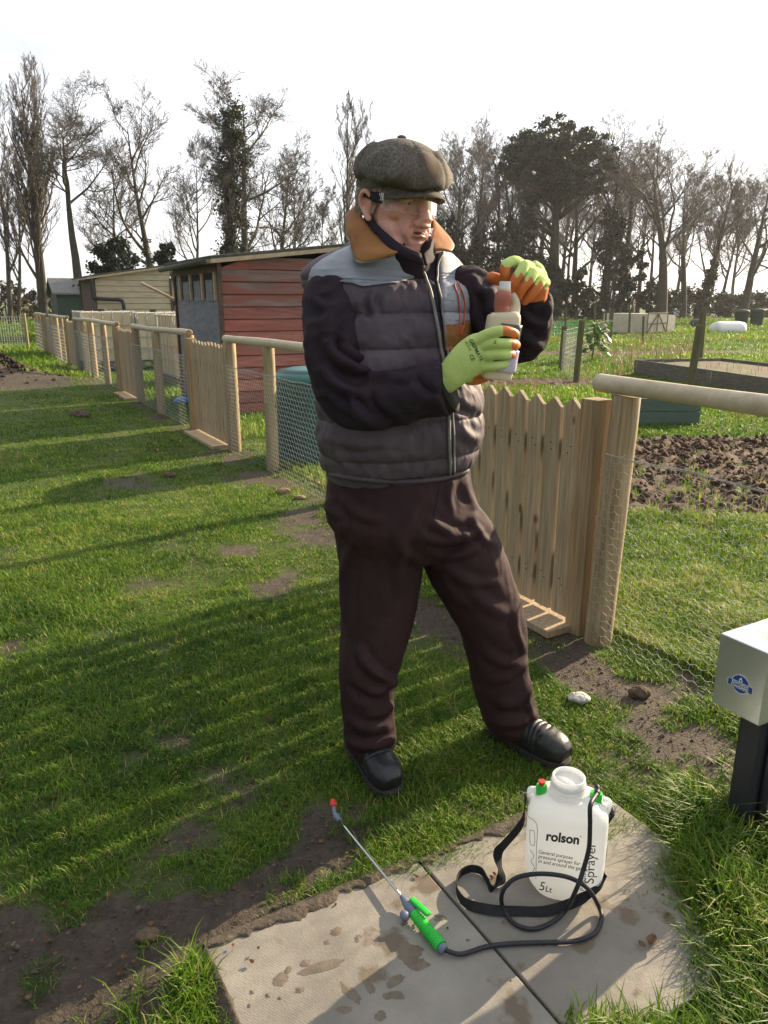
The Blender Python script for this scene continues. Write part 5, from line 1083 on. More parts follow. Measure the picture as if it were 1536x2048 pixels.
m = MB(); htube(m, [(-.018, .0990, -.0695), (-.008, .1020, -.0695), (0, .1025, -.0692), (.008, .1020, -.0695), (.018, .0990, -.0695)], [.002, .0045, .0052, .0045, .002], 8); m.mk('lower_lip', MT['lip'], man, smooth=True)
for s in (-1, 1):
    m = MB(); he(m, (s*.032, .0790, .0075), (.0125, .0100, .0095)); m.mk('eye', mat('eye_white', (.42, .36, .33), rough=.25), man, smooth=True)
    m = MB(); he(m, (s*.030+.001, .0866, .0025), (.0046, .0028, .0036)); m.mk('iris', MT['navy'], man, smooth=True)
    m = MB(); htube(m, [(s*.019, .0840, .0095), (s*.028, .0885, .0098), (s*.038, .0872, .0088), (s*.046, .0800, .0065)], [.0030, .0056, .0054, .0028], 6); m.mk('eyelid', MT['skin'], man, smooth=True)
# hair at the temple and nape, eyebrows: many short strands
S0 = []; S1_ = []; rs = random.Random(3)
for s in (-1, 1):
    for k in range(330):
        y = rs.uniform(-.080, .016); z = rs.uniform(-.034 if y < -.03 else -.016, .042); x = .0775*math.sqrt(max(.05, 1-((y+.02)/.105)**2))*(1.0)
        if -.03 < y < .0 and z < .02: continue
        a = hl(s*x, y, z); S0.append(a); S1_.append(hl(s*(x+.003), y-.004-rs.uniform(0, .006), z-rs.uniform(.010, .02)))
    for k in range(46):
        f = rs.random(); a = hl(s*(.014+.034*f), .096-.022*f*f, .029+.004*math.sin(f*3)+rs.uniform(-.002, .002)); S0.append(a); S1_.append(a+HS*(HL*s*.007+HF*.004+HU*rs.uniform(-.002, .003)))
for sg in (-1, 1):
    kk_ = [i for i, p in enumerate(S0) if (np.dot(p-HC, HL) > 0) == (sg > 0)]
    V, F = segs_mesh([S0[i] for i in kk_], [S1_[i] for i in kk_], np.full(len(kk_), .0014), np.full(len(kk_), .0005), 3); mk('hair', V, F, MT['hairgrey'], man)
# ---- flat cap
capm = []; n = 96; prof = [(.100, .044, .8), (.116, .047, .9), (.140, .055, 1), (.150, .068, 1), (.148, .086, 1), (.137, .107, 1), (.117, .128, 1), (.089, .145, 1), (.054, .158, 1), (.020, .164, 1), (.0, .165, 1)]
PR = crom(np.array(prof), 4); V = []
def capring(r, z, a):
    x = .79*r*math.cos(a); y = r*.84*math.sin(a)+.019; q = a/(2*math.pi)*8+.5; sm = abs(q-round(q))*2
    tl = -.16*(y)*(1 if y > 0 else .75)                                  # droops forward and back
    puff = 1-.045*math.exp(-(sm/.16)**2)*min(1, max(0, (z-.045)/.03)); bulg = 1+.03*math.sin(a*3+1)+.02*math.sin(a*5)
    return hl(x*puff*bulg, y*puff*bulg, (z*.92-.002)+tl*.55*min(1, (z-.03)/.03)+.006*math.sin(a*2+.6)*(r > .09)+.004*math.sin(a*7+z*60)*(.1 < r))
for r, z, _ in PR:
    for j in range(n): V.append(capring(r, z, 2*math.pi*j/n))
F = [(i*n+j, i*n+(j+1) % n, (i+1)*n+(j+1) % n, (i+1)*n+j) for i in range(len(PR)-1) for j in range(n)]
cap = mk('flat_cap', np.array(V), F, MT['tweed'], man, smooth=True)
m = MB(); V = []
for z in (.034, .040, .048, .058):
    for j in range(48):
        a = 2*math.pi*j/48; V.append(hl(.086*math.cos(a), .108*math.sin(a)-.014, z+.006*math.sin(a)*-1))
m.add(V, [(i*48+j, i*48+(j+1) % 48, (i+1)*48+(j+1) % 48, (i+1)*48+j) for i in range(3) for j in range(48)]); m.mk('cap_band', MT['tweed'], cap, smooth=True)
m = MB(); m.ell(hl(0, .004, .151), (.012, .012, .006), HR); m.mk('cap_button', MT['tweed'], cap, smooth=True)
V = []; nu, nv = 30, 8
for sd in (0, 1):
    for i in range(nu+1):
        a = math.radians(-62+124*i/nu)
        for j in range(nv+1):
            f = j/nv; r0x, r0y = .086*math.sin(a), .100*math.cos(a)-.014; ex = .062*max(0, math.cos(a*1.40))**.6
            x = r0x*(1+.22*f*math.cos(a)); y = r0y+ex*f; z = .050-.032*f**1.2-.013*(x/.09)**2+(.0035 if sd == 0 else -.0035)*math.sqrt(max(.05, 1-(f)**4)); V.append(hl(x, y, z))
q = (nu+1)*(nv+1); F = []
for sd in (0, 1):
    for i in range(nu):
        for j in range(nv):
            a = sd*q+i*(nv+1)+j; f = (a, a+1, a+nv+2, a+nv+1); F.append(f if sd == 0 else f[::-1])
for i in range(nu): a = i*(nv+1)+nv; F.append((a, a+q, a+q+nv+1, a+nv+1))
mk('peak', np.array(V), F, MT['tweed'], cap, smooth=True)
# ---- safety glasses
t = bpy.data.objects.new('safety_glasses', None); COL.objects.link(t); t.parent = man; t.location = HC-np.array(man.location)
V = []; nu = 40
for o_ in (0, .0018):
    for i in range(nu+1):
        a = math.radians(-84+168*i/nu); c = abs(math.degrees(a))/84
        nose = math.exp(-((a)/.13)**2)
        for z in np.linspace(-.024+.014*nose+.006*c**3, .016, 5): V.append(hl((.080+o_)*math.sin(a), .030+(.076+o_)*math.cos(a)**.8 if math.cos(a) > 0 else .03, z+.004-(-.003)*c))
q = (nu+1)*5; F = [(s*q+i*5+j, s*q+i*5+j+1, s*q+(i+1)*5+j+1, s*q+(i+1)*5+j) for s in (0, 1) for i in range(nu) for j in range(4)]
mk('lens', np.array(V), F, MT['lens'], t, smooth=True)
m = MB(); htube(m, [(.080*math.sin(a), .032+.077*math.cos(a)**.8, .0205) for a in np.linspace(-1.45, 1.45, 15)], [.0009]*15, 6); m.mk('lens_rim', glass('rim', (.7, .72, .7, 1), .3), t, smooth=True)
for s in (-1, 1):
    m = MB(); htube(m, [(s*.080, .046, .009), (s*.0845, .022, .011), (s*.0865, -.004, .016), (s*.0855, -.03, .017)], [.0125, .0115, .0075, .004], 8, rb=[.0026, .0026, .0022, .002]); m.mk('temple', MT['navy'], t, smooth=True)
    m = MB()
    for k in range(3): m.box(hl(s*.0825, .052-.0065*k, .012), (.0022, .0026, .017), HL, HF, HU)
    m.mk('lens_glint', MT['white'], t)  # small white bars standing in for highlights on the lens corners
m = MB(); htube(m, [((.0815)*math.sin(a), .030+(.0775)*math.cos(a)**.8, -.0195+.014*math.exp(-(a/.13)**2)+.006*(abs(math.degrees(a))/84)**3) for a in np.linspace(-1.35, 1.35, 41)], [.0010]*41, 6, k=1); m.mk('lens_rim', glass('rim_low', (.80, .82, .80, 1), .7), t, smooth=True)
# ---- sleeves
sl = MB(); sl.add(*limb([(684, 572, 2.08, 34, 34), (668, 594, 2.03, 55, 56), (666, 650, 1.990, 60, 56), (674, 720, 1.965, 62, 56), (690, 775, 1.95, 60, 56), (716, 803, 1.935, 57, 54), (764, 802, 1.91, 54, 52), (820, 790, 1.885, 55, 50), (872, 781, 1.875, 56, 50), (893, 778, 1.865, 57, 49)], 6, 40))
V, F, N = fuse(sl, .0045, 6)
V = folds(V, N, [(655, 690, 740, 745, 9, 13), (650, 740, 730, 790, 9, 13), (690, 700, 770, 720, 8, 10), (720, 745, 790, 745, 8, 8), (655, 800, 720, 850, 9, -9), (700, 790, 760, 850, 8, 9), (740, 790, 800, 845, 8, -7), (780, 760, 840, 735, 8, 7), (620, 600, 690, 610, 10, 5), (625, 650, 640, 760, 10, 6), (680, 600, 655, 680, 11, 6), (800, 840, 880, 830, 8, 6), (690, 640, 680, 720, 9, -5), (830, 750, 880, 790, 9, -5)])
N = vnorm(V, F); V = cloth_noise(V, N, 10, .0070, 31, (1, 1, 1.4)); V = cloth_noise(V, vnorm(V, F), 28, .0009, 32)
mk('sleeve', V, F, MT['overall'], man, smooth=True)
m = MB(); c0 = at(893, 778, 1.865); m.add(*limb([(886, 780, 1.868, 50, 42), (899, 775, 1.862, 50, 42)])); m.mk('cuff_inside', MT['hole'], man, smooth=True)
sl = MB(); sl.add(*limb([(905, 566, 2.17, 32, 32), (932, 582, 2.165, 47, 46), (972, 622, 2.13, 51, 50), (1008, 664, 2.07, 50, 48), (1036, 678, 2.03, 46, 46), (1054, 655, 1.99, 41, 44), (1060, 622, 1.965, 36, 40), (1062, 597, 1.95, 34, 38)], 6, 40))
V, F, N = fuse(sl, .0045, 6)
V = folds(V, N, [(985, 570, 1000, 650, 8, 7), (960, 600, 1010, 690, 8, -6), (1010, 610, 1030, 690, 8, 8), (1040, 620, 1085, 650, 7, 7), (1030, 650, 1080, 690, 8, 8), (1020, 700, 1060, 715, 8, -5), (950, 560, 990, 600, 8, 6)])
N = vnorm(V, F); V = cloth_noise(V, N, 10, .0080, 33, (1, 1, 1.4)); V = cloth_noise(V, vnorm(V, F), 28, .0009, 34)
mk('sleeve', V, F, MT['overall'], man, smooth=True)
m = MB(); m.add(*limb([(1064, 606, 1.955, 28, 30), (1064, 593, 1.948, 29, 31)])); m.mk('watch_strap', MT['navy'], man, smooth=True)
# ---- trousers
tr = MB(); tr.add(*ringloft([sec(1110, 715, 930, 2.115, .55), sec(1070, 690, 955, 2.115, .66), sec(1030, 664, 958, 2.115, .72), sec(985, 660, 944, 2.12, .72), sec(935, 668, 935, 2.12, .70)], PSI))
RL = [(1000, 662, 850, 2.10), (1050, 670, 858, 2.095), (1110, 680, 848, 2.09), (1180, 684, 836, 2.08), (1250, 684, 822, 2.07), (1310, 679, 804, 2.055), (1350, 679, 792, 2.05), (1395, 683, 783, 2.05), (1450, 688, 788, 2.05), (1480, 693, 790, 2.045), (1498, 699, 782, 2.04)]
LL = [(1000, 800, 948, 2.13), (1050, 832, 982, 2.13), (1110, 842, 1008, 2.135), (1160, 862, 1024, 2.14), (1210, 892, 1040, 2.145), (1260, 922, 1050, 2.15), (1310, 936, 1052, 2.16), (1350, 944, 1056, 2.17), (1400, 956, 1066, 2.18), (1435, 968, 1075, 2.185), (1455, 978, 1077, 2.19)]
tr.add(*ringloft([sec(a, b, c, y, .95) for a, b, c, y in RL], PSI, power=2.1)); tr.add(*ringloft([sec(a, b, c, y, .95) for a, b, c, y in LL], PSI, power=2.1))
tr.ell(at(835, 1055, 2.11), (.09, .10, .10))
V, F, N = fuse(tr, .0052, 9)
V = folds(V, N, [(845, 1000, 800, 1180, 12, 8), (860, 1040, 940, 1070, 9, 8), (850, 1075, 960, 1060, 9, 8), (870, 1110, 960, 1085, 9, 7), (930, 960, 945, 1010, 7, 6), (905, 960, 900, 1020, 7, 5), (945, 1040, 985, 1090, 8, 7), (690, 1000, 760, 1040, 10, 6), (720, 1300, 790, 1365, 9, 11), (745, 1385, 792, 1345, 7, 9), (700, 1370, 765, 1400, 9, -7), (740, 1430, 790, 1400, 9, 6), (700, 1440, 770, 1455, 9, 5), (700, 1485, 785, 1478, 8, 6), (960, 1290, 1045, 1330, 10, 6),
      (985, 1360, 1050, 1320, 8, 8), (1000, 1415, 1060, 1360, 9, 8), (965, 1395, 1040, 1425, 9, -5), (980, 1440, 1070, 1430, 8, 6), (790, 1060, 830, 1120, 9, 5), (710, 1080, 700, 1260, 9, 5), (930, 1160, 1020, 1230, 12, 6), (900, 1140, 990, 1165, 9, 6), (870, 1150, 940, 1230, 9, -6), (660, 1000, 672, 1030, 8, 10), (1060, 1370, 1068, 1440, 6, 5), (1035, 1200, 1048, 1300, 7, 5)])
N = vnorm(V, F); V = cloth_noise(V, N, 8, .0052, 41, (1.3, 1.3, .55)); V = cloth_noise(V, vnorm(V, F), 24, .0010, 42)
trv, trf = V, F; trousers = mk('trousers', V, F, MT['trouser'], man, smooth=True)
tb = bvh_of(V, F)
def on_surface(bvh, pts, off, step=4.0):
    P = []; pts = np.array(pts, float)
    C = crom(pts, 8)
    for x, y in C:
        h = hit(bvh, x, y, off)
        if h is not None: P.append(h)
    P = np.array(P)
    for _ in range(2): P[1:-1] = P[1:-1]*.5+(P[:-2]+P[2:])*.25
    return P
def seam(bvh, pts, r, off, name, mtl, parent, rb=None, n=6):
    P = on_surface(bvh, pts, off); m = MB(); m.tube(P, r, n, rb); return m.mk(name, mtl, parent, smooth=True)
seam(tb, [(716, 1150), (712, 1250), (713, 1320), (718, 1400), (725, 1500)], .0016, .0004, 'side_seam', MT['navy'], trousers)
seam(tb, [(882, 962), (872, 1010), (862, 1060), (850, 1100)], .0014, .0004, 'fly_seam', MT['navy'], trousers)
seam(tb, [(690, 1005), (700, 1040), (712, 1080)], .0022, .0006, 'pocket_edge', MT['overall'], trousers)
# ---- vest
vt = MB(); vs = [sec(952, 659, 938, 2.12, .70), sec(925, 655, 945, 2.115, .72), sec(880, 651, 954, 2.105, .73), sec(830, 648, 957, 2.10, .73), sec(770, 650, 953, 2.10, .70), sec(710, 650, 955, 2.11, .67), sec(650, 652, 955, 2.12, .62), sec(592, 648, 952, 2.135, .56), sec(570, 620, 948, 2.15, .52), sec(548, 611, 942, 2.155, .48), sec(519, 640, 922, 2.155, .50), sec(496, 688, 892, 2.155, .64), sec(478, 712, 868, 2.155, .72)]
vt.add(*ringloft(vs, PSI, 8, 72)); V, F, N = fuse(vt, .0045, 5)
x, y = project(V)
# quilting: stitch lines as heights that follow the body (photo rows of the seams)
zs = [zat(800, q, 1.92) for q in (560, 628, 700, 775, 850, 925, 960)]; z = V[:, 2]+.004*vnoise(V*6, 3)+.03*np.clip((V[:, 0]-.05), -1, 1)*0
o = np.zeros(len(V))
for i in range(len(zs)-1):
    u = (zs[i]-z)/(zs[i]-zs[i+1]); k = (u > 0) & (u < 1); o[k] = .013*np.sqrt(np.abs(np.sin(math.pi*u[k])))*(1 if i < 5 else .6)
ang = np.arctan2(V[:, 1]-2.12, V[:, 0]-.06); o = o-.006*((z < zs[-1]))
near = sum(np.exp(-((z-q)/.018)**2) for q in zs[:6]); o = o+near*.0026*fbm(np.stack([ang*14, z*8, 0*z], 1), 3, 51)
V = V+N*o[:, None]; N = vnorm(V, F); V = V+N*(.0045*(z < zs[0])*(1-np.abs(fbm(np.stack([ang*5+z*3, z*20, 0*z], 1), 3, 52))*2))[:, None]
# nipped deep folds at the elbow crook and waist
V = folds(V, vnorm(V, F), [(735, 590, 740, 635, 7, -8), (760, 585, 755, 615, 7, -5), (920, 850, 955, 880, 10, 6), (905, 800, 950, 830, 9, -6), (660, 890, 760, 900, 8, -4), (660, 860, 700, 940, 9, 4)])
vv, vf = V, F; vest = mk('body_warmer', V, F, MT['puffer'], man, smooth=True); vb = bvh_of(V, F)
def patch(bvh, poly, off, name, mtl, parent, sub=3, th=.004, puff=0.0, noise=.0):
    poly = np.array(poly, float); P = []
    for i in range(len(poly)):
        a, b = poly[i], poly[(i+1) % len(poly)]; k = max(1, int(np.hypot(*(b-a))/4))
        for j in range(k): P.append(a+(b-a)*j/k)
    bm = bmesh.new(); vs_ = [bm.verts.new((p[0], p[1], 0)) for p in P]; T_ = tessellate_polygon([[Vector((p[0], p[1], 0)) for p in P]])
    for tr_ in T_: bm.faces.new([vs_[i] for i in tr_])
    for _ in range(sub):
        bmesh.ops.subdivide_edges(bm, edges=[e for e in bm.edges if e.calc_length() > 7], cuts=1, use_grid_fill=False); bmesh.ops.triangulate(bm, faces=bm.faces[:])
    bm.verts.index_update(); bnd = {v.index for v in bm.verts if v.is_boundary}; W = []; Bv = []; last = None
    for v in bm.verts:
        h = hit(bvh, v.co.x, v.co.y, 0)
        if h is None: h = last if last is not None else at(v.co.x, v.co.y, 2.0)
        last = h; d = ray(v.co.x, v.co.y); d /= np.linalg.norm(d); edge = v.index in bnd
        W.append(h-d*(off if not edge else off*.55)-(d*noise*(1-abs(float(vnoise(np.array([[v.co.x/14, v.co.y/16, 1]]), 3)[0]))*2) if not edge else 0))
    F_ = [tuple(v.index for v in f.verts) for f in bm.faces]; bm.free(); W = np.array(W)
    o = mk(name, W, F_, mtl, parent, smooth=True); s = o.modifiers.new('solid', 'SOLIDIFY'); s.thickness = .002; s.offset = -1; return o
patch(vb, [(712, 474), (700, 490), (672, 502), (645, 517), (624, 534), (618, 548), (616, 562), (650, 562), (700, 566), (724, 573), (760, 569), (800, 564), (844, 550), (838, 535), (820, 520), (800, 508), (770, 500), (740, 484)], .006, 'yoke', MT['yoke'], vest, noise=.003)
patch(vb, [(876, 506), (900, 500), (915, 512), (922, 552), (902, 548), (878, 546)], .006, 'yoke', MT['yoke'], vest)
patch(vb, [(878, 548), (905, 549), (945, 556), (947, 600), (945, 640), (922, 650), (886, 650), (882, 600)], .007, 'chest_pocket', MT['yoke'], vest, noise=.0015)
patch(vb, [(886, 648), (920, 650), (942, 642), (938, 690), (915, 706), (890, 700)], .008, 'pocket_panel', MT['tan'], vest)
seam(vb, [(906, 572), (912, 600), (916, 640), (916, 672)], .0032, .009, 'pocket_zip', MT['zipor'], vest, rb=.0015)
seam(vb, [(912, 570), (923, 600), (924, 640), (918, 672)], .0030, .010, 'pocket_zip', MT['zipor'], vest, rb=.0015)
patch(vb, [(800, 502), (818, 512), (840, 530), (856, 570), (868, 620), (878, 680), (888, 745), (893, 700), (884, 640), (878, 600), (872, 560), (874, 530), (882, 508), (860, 500), (830, 492)], .004, 'fleece_front', MT['navy'], vest)
seam(vb, [(800, 507), (822, 518), (843, 545), (858, 585), (870, 635), (881, 700), (891, 760), (894, 830), (897, 900), (898, 948)], .0048, .006, 'front_zip', MT['piping'], vest, rb=.003)
seam(vb, [(884, 505), (873, 530), (874, 560), (882, 610), (887, 650), (893, 700), (899, 760), (903, 830), (906, 900), (906, 946)], .0042, .006, 'front_zip', MT['piping'], vest, rb=.003)
seam(vb, [(660, 947), (720, 957), (800, 962), (870, 958), (905, 950), (945, 938)], .008, .002, 'hem', MT['puffer'], vest, rb=.006)
# inner fleece collar around the neck, with zip pull
m = MB(); nc = []
CC = [at(793, 500, 2.14)-np.array([0, .0, 0])]
V = []; n = 48; e1 = np.array([math.cos(YAW-.25), math.sin(YAW-.25), 0]); e2 = np.array([-math.sin(YAW-.25), math.cos(YAW-.25), 0])
for (zc, yy, A_, B_, fr) in ((540, 2.14, .105, .105, .02), (515, 2.13, .094, .098, .022), (495, 2.12, .086, .094, .020), (478, 2.115, .084, .092, .016), (474, 2.115, .079, .087, .014), (485, 2.115, .076, .084, .012), (520, 2.12, .076, .082, .012)):
    c = at(797, zc, yy)
    for j in range(n):
        a = 2*math.pi*j/n; back = max(0, math.sin(a)); V.append(c+e1*A_*math.cos(a)+e2*B_*math.sin(a)+UP*(.040*back-fr*1.2*max(0, -math.sin(a)))+UP*.004*math.sin(a*5))
m.add(V, [(i*n+j, i*n+(j+1) % n, (i+1)*n+(j+1) % n, (i+1)*n+j) for i in range(6) for j in range(n)]); inner = m.mk('fleece_collar', MT['overall'], man, smooth=True)
ib = bvh_of(np.array(V), [(i*n+j, i*n+(j+1) % n, (i+1)*n+(j+1) % n, (i+1)*n+j) for i in range(6) for j in range(n)])
m = MB(); q = hit(ib, 846, 520, .004); q = at(846, 520, 1.99) if q is None else q
m.box(q, (.006, .003, .012)); m.box(q-UP*.013, (.004, .002, .012)); m.mk('zip_pull', MT['cage'], inner, bevel=.001)
# folded tan collar lobes: thick sheets between an inner roll line and a free outer edge
def sheet(inner_, outer, name, mtl, parent, th=.006, nv=8, bulge=.012, edge=None):
    A_ = crom([at(*p) for p in inner_], 6); B_ = crom([at(*p) for p in outer], 6); V = []; k = len(A_)
    for i in range(k):
        for j in range(nv+1):
            f = j/nv; nn = np.array([-.3, -.9, .3]); V.append(A_[i]*(1-f)+B_[i]*f+nn*bulge*math.sin(f*math.pi)+nn*.002*vnoise(np.array([[i*.35, j*.5, 2]]), 5)[0])
    F = [(i*(nv+1)+j, i*(nv+1)+j+1, (i+1)*(nv+1)+j+1, (i+1)*(nv+1)+j) for i in range(k-1) for j in range(nv)]
    o = mk(name, np.array(V), F, mtl, parent, smooth=True); s = o.modifiers.new('solid', 'SOLIDIFY'); s.thickness = th; s.offset = 0
    if edge: m = MB(); m.tube(B_, .0035, 6); m.mk('collar_edge', edge, o, smooth=True)
    return o
sheet([(728, 412, 2.20), (722, 418, 2.14), (727, 440, 2.07), (750, 470, 2.02), (775, 492, 1.985), (797, 507, 1.965)], [(705, 418, 2.22), (692, 435, 2.15), (697, 470, 2.06), (708, 505, 2.00), (722, 525, 1.965), (790, 510, 1.955)], 'collar', MT['tan'], vest, edge=MT['piping'])
sheet([(728, 412, 2.20), (760, 420, 2.245), (810, 425, 2.26), (860, 440, 2.23), (868, 450, 2.18)], [(707, 419, 2.22), (750, 440, 2.27), (810, 450, 2.28), (870, 455, 2.25), (880, 460, 2.20)], 'collar', MT['tan'], vest)
sheet([(866, 440, 2.18), (866, 460, 2.12), (862, 480, 2.06), (868, 500, 2.02)], [(874, 448, 2.19), (892, 468, 2.15), (906, 490, 2.10), (900, 503, 2.05)], 'collar', MT['tan'], vest, bulge=.006, edge=MT['piping'])
sheet([(733, 420, 2.10), (752, 446, 2.035), (775, 468, 1.995), (802, 489, 1.965), (842, 508, 1.965)], [(729, 440, 2.12), (742, 468, 2.05), (765, 492, 2.0), (795, 512, 1.965), (848, 530, 1.955)], 'fleece_collar', MT['overall'], inner, bulge=.006, th=.005)
sheet([(846, 508, 1.965), (858, 496, 2.0), (864, 476, 2.06)], [(852, 532, 1.955), (866, 520, 2.0), (872, 490, 2.06)], 'fleece_collar', MT['overall'], inner, bulge=.004, th=.005)
# ---- boots
def boot(heel, toe, name_l):
    heel = np.array(heel); toe = np.array(toe); f = toe-heel; L_ = np.linalg.norm(f); f /= L_; s = np.cross(UP, f); m = MB()
    def ring(x, zc, hw, hh): return [*(heel+f*x+UP*zc*1.12), hw*1.05, hh*1.16]
    S = crom([ring(.005, .045, .022, .030), ring(.03, .052, .036, .048), ring(.08, .054, .040, .050), ring(.13, .056, .043, .052), ring(.19, .053, .049, .048), ring(.24, .048, .051, .043), ring(.275, .043, .046, .037), ring(.302, .036, .030, .024)], 6); m.tube(S[:, :3], S[:, 3], 30, S[:, 4], up=s, power=2.4)
    S = crom([[*(heel+f*.085+UP*.06), .045, .060], [*(heel+f*.075+UP*.11), .044, .055], [*(heel+f*.068+UP*.16), .044, .052]], 5); m.tube(S[:, :3], S[:, 3], 28, S[:, 4], up=s)
    S = crom([[*(heel+f*.10+UP*.105), .030, .022], [*(heel+f*.14+UP*.088), .030, .018], [*(heel+f*.18+UP*.074), .026, .012]], 5); m.tube(S[:, :3], S[:, 3], 16, S[:, 4], up=s)
    m.ell(heel+f*.252+UP*.050, (.050, .050, .034))
    V, F, N = fuse(m, .0035, 5); loc = np.stack([(V-heel)@f, (V-heel)@s, V[:, 2]], 1)
    cr = sum(np.exp(-((loc[:, 0]-q-.1*np.abs(loc[:, 1]))/.0045)**2) for q in (.175, .19, .205))*(loc[:, 2] > .05); V = V-N*(cr*.003)[:, None]
    cap_ = np.exp(-((loc[:, 0]-.228+loc[:, 1]**2*5)/.0035)**2); V = V-N*(cap_*.0025*(loc[:, 2] > .035))[:, None]; V = V+N*(.0014*fbm(V*40, 3, 8))[:, None]
    V[:, 2] = np.maximum(V[:, 2], .008)
    b = mk('boot', V, F, MT['boot'], man, smooth=True)
    m = MB(); out = [(-.004, .026), (.03, .038), (.09, .040), (.15, .043), (.20, .052), (.25, .053), (.285, .045), (.310, .022)]; pts = [(x, w) for x, w in out]+[(x, -w) for x, w in out[::-1]]; pts = crom(pts+[pts[0]], 4)[:-1]
    n = len(pts); V = []
    for z, k in ((-.004, .97), (.004, 1.0), (.017, 1.0), (.024, .96)): V += [heel+f*(.15+(x-.15)*k*.985)+s*w*k*.93+UP*z for x, w in pts]
    F = [(i*n+j, i*n+(j+1) % n, (i+1)*n+(j+1) % n, (i+1)*n+j) for i in range(3) for j in range(n)]+[tuple(range(n))[::-1], tuple(3*n+j for j in range(n))]; mk('sole', V, F, MT['sole'], b)
    m = MB()
    for i, x in enumerate((.115, .135, .155)):
        z = .128-.9*(x-.10); P = crom([heel+f*(x-.006)+s*.034+UP*(z-.016), heel+f*x+s*.012+UP*(z+.004), heel+f*(x+.006)-s*.012+UP*(z+.004), heel+f*x-s*.034+UP*(z-.016)], 5); m.tube(P, .0026, 6)
    m.mk('laces', MT['black_wrap'], b, smooth=True)
bR = gp(812, 1580); bL = gp(1138, 1528)
boot(np.array([-.112, 2.165, 0]), np.array([.002, 1.945, 0]), 'r'); boot(np.array([.360, 2.250, 0]), np.array([.545, 2.075, 0]), 'l')
# ---- gloves
def finger(m, pts, r0, r1):
    P = crom([at(*p) for p in pts], 6); k = len(P); rr = np.linspace(r0, r1, k); m.tube(P, rr, 14); m.ell(P[-1], (r1, r1, r1), None, 14, 8); m.ell(P[0], (r0, r0, r0), None, 14, 8)
def glove(m, orange, name, voxel=.0016, extra=None):
    V, F, N = fuse(m, voxel, 4); fc = V[F].mean(1); fn = N[F].mean(1); x, y = project(fc); mi = orange(x, y, fc, fn).astype(int)
    V = V+N*(.0005*fbm(V*140, 2, 3))[:, None]+N*(.0012*fbm(V*38, 2, 5))[:, None]
    if extra is not None: V = extra(V, N, F)
    return mk(name, V, F, [MT['gloveY'], MT['gloveO']], man, smooth=True, M=mi), V, F
g = MB(); q = 1.83
g.add(*limb([(884, 762, 1.865, 30, 26), (896, 755, 1.855, 29, 22), (915, 738, 1.842, 33, 19), (938, 718, 1.832, 38, 18), (960, 706, 1.825, 40, 16), (975, 703, 1.822, 37, 13)], 6, 28, up=(0, 0, 1)))
finger(g, [(948, 684, 1.822), (975, 669, 1.806), (1002, 662, 1.797), (1022, 664, 1.808), (1030, 668, 1.822)], .0145, .0115)
finger(g, [(962, 694, 1.822), (985, 688, 1.800), (1008, 687, 1.795), (1026, 688, 1.812), (1032, 690, 1.835)], .0140, .0112)
finger(g, [(965, 713, 1.822), (985, 710, 1.802), (1005, 709, 1.797), (1021, 709, 1.812), (1028, 710, 1.835)], .0138, .0110)
finger(g, [(960, 735, 1.828), (978, 734, 1.812), (996, 731, 1.805), (1010, 728, 1.815), (1016, 728, 1.835)], .0130, .0100)
finger(g, [(918, 745, 1.862), (942, 758, 1.875), (965, 755, 1.892), (985, 738, 1.905), (998, 715, 1.905)], .0165, .0125)
def orR(x, y, c, n): return ((x > 1006+.0*(y)) & (y < 676)) | ((x > 1024)) | (c[:, 1] > 1.860) & (x > 915) | ((n[:, 2] < -.75) & (x > 925) & (c[:, 1] > 1.835))
gR, gv, gf = glove(g, orR, 'glove')
gb = bvh_of(gv, gf)
# printed marking on the back of the glove
def decal_text(bvh, body_, size_px, px, py, rot, off, name, mtl, parent, bold=0):
    V, F = text_mesh(body_, 1.0, bold); V = V*size_px; c, s_ = math.cos(rot), math.sin(rot); X = px+V[:, 0]*c+V[:, 1]*s_; Y = py+V[:, 0]*s_-V[:, 1]*c
    W = []; last = None
    for x, y in zip(X, Y):
        h = hit(bvh, x, y, off); h = last if h is None else h; last = h if h is not None else at(x, y, 1.8); W.append(last)
    return mk(name, np.array(W), F, mtl, parent)
rt = math.radians(62)
MT['greenink'] = mat('dark_green_print', (0.02, 0.09, 0.05), rough=.7)
decal_text(gb, 'GRIPMATE', 10.5, 938, 680, rt, .0009, 'glove_print', MT['greenink'], gR, .012)
decal_text(gb, '4131X', 8, 929, 684, rt, .0009, 'glove_print', MT['greenink'], gR)
decal_text(gb, 'CE', 11, 938, 711, rt, .0009, 'glove_print', MT['greenink'], gR, .01)
decal_text(gb, 'S', 9, 987, 686, .5, .0009, 'glove_print', MT['greenink'], gR, .02)
g = MB()
g.add(*limb([(1066, 606, 1.95, 26, 24), (1066, 592, 1.945, 29, 26), (1064, 575, 1.94, 34, 28), (1056, 556, 1.935, 37, 26), (1046, 542, 1.93, 32, 22)], 6, 28, up=(1, 0, 0)))
finger(g, [(1046, 534, 1.925), (1030, 524, 1.90), (1013, 530, 1.885), (1010, 545, 1.883), (1012, 558, 1.89)], .0150, .0125)
finger(g, [(1062, 538, 1.92), (1050, 532, 1.885), (1040, 545, 1.868), (1029, 563, 1.866), (1022, 580, 1.875)], .0150, .0115)
finger(g, [(1078, 550, 1.925), (1068, 546, 1.888), (1058, 560, 1.870), (1045, 578, 1.868), (1035, 594, 1.880)], .0145, .0110)
finger(g, [(1090, 566, 1.93), (1083, 562, 1.90), (1073, 575, 1.884), (1061, 590, 1.882), (1050, 602, 1.895)], .0135, .0105)
finger(g, [(1046, 572, 1.94), (1022, 568, 1.925), (1002, 561, 1.915), (984, 554, 1.912)], .0165, .0135)
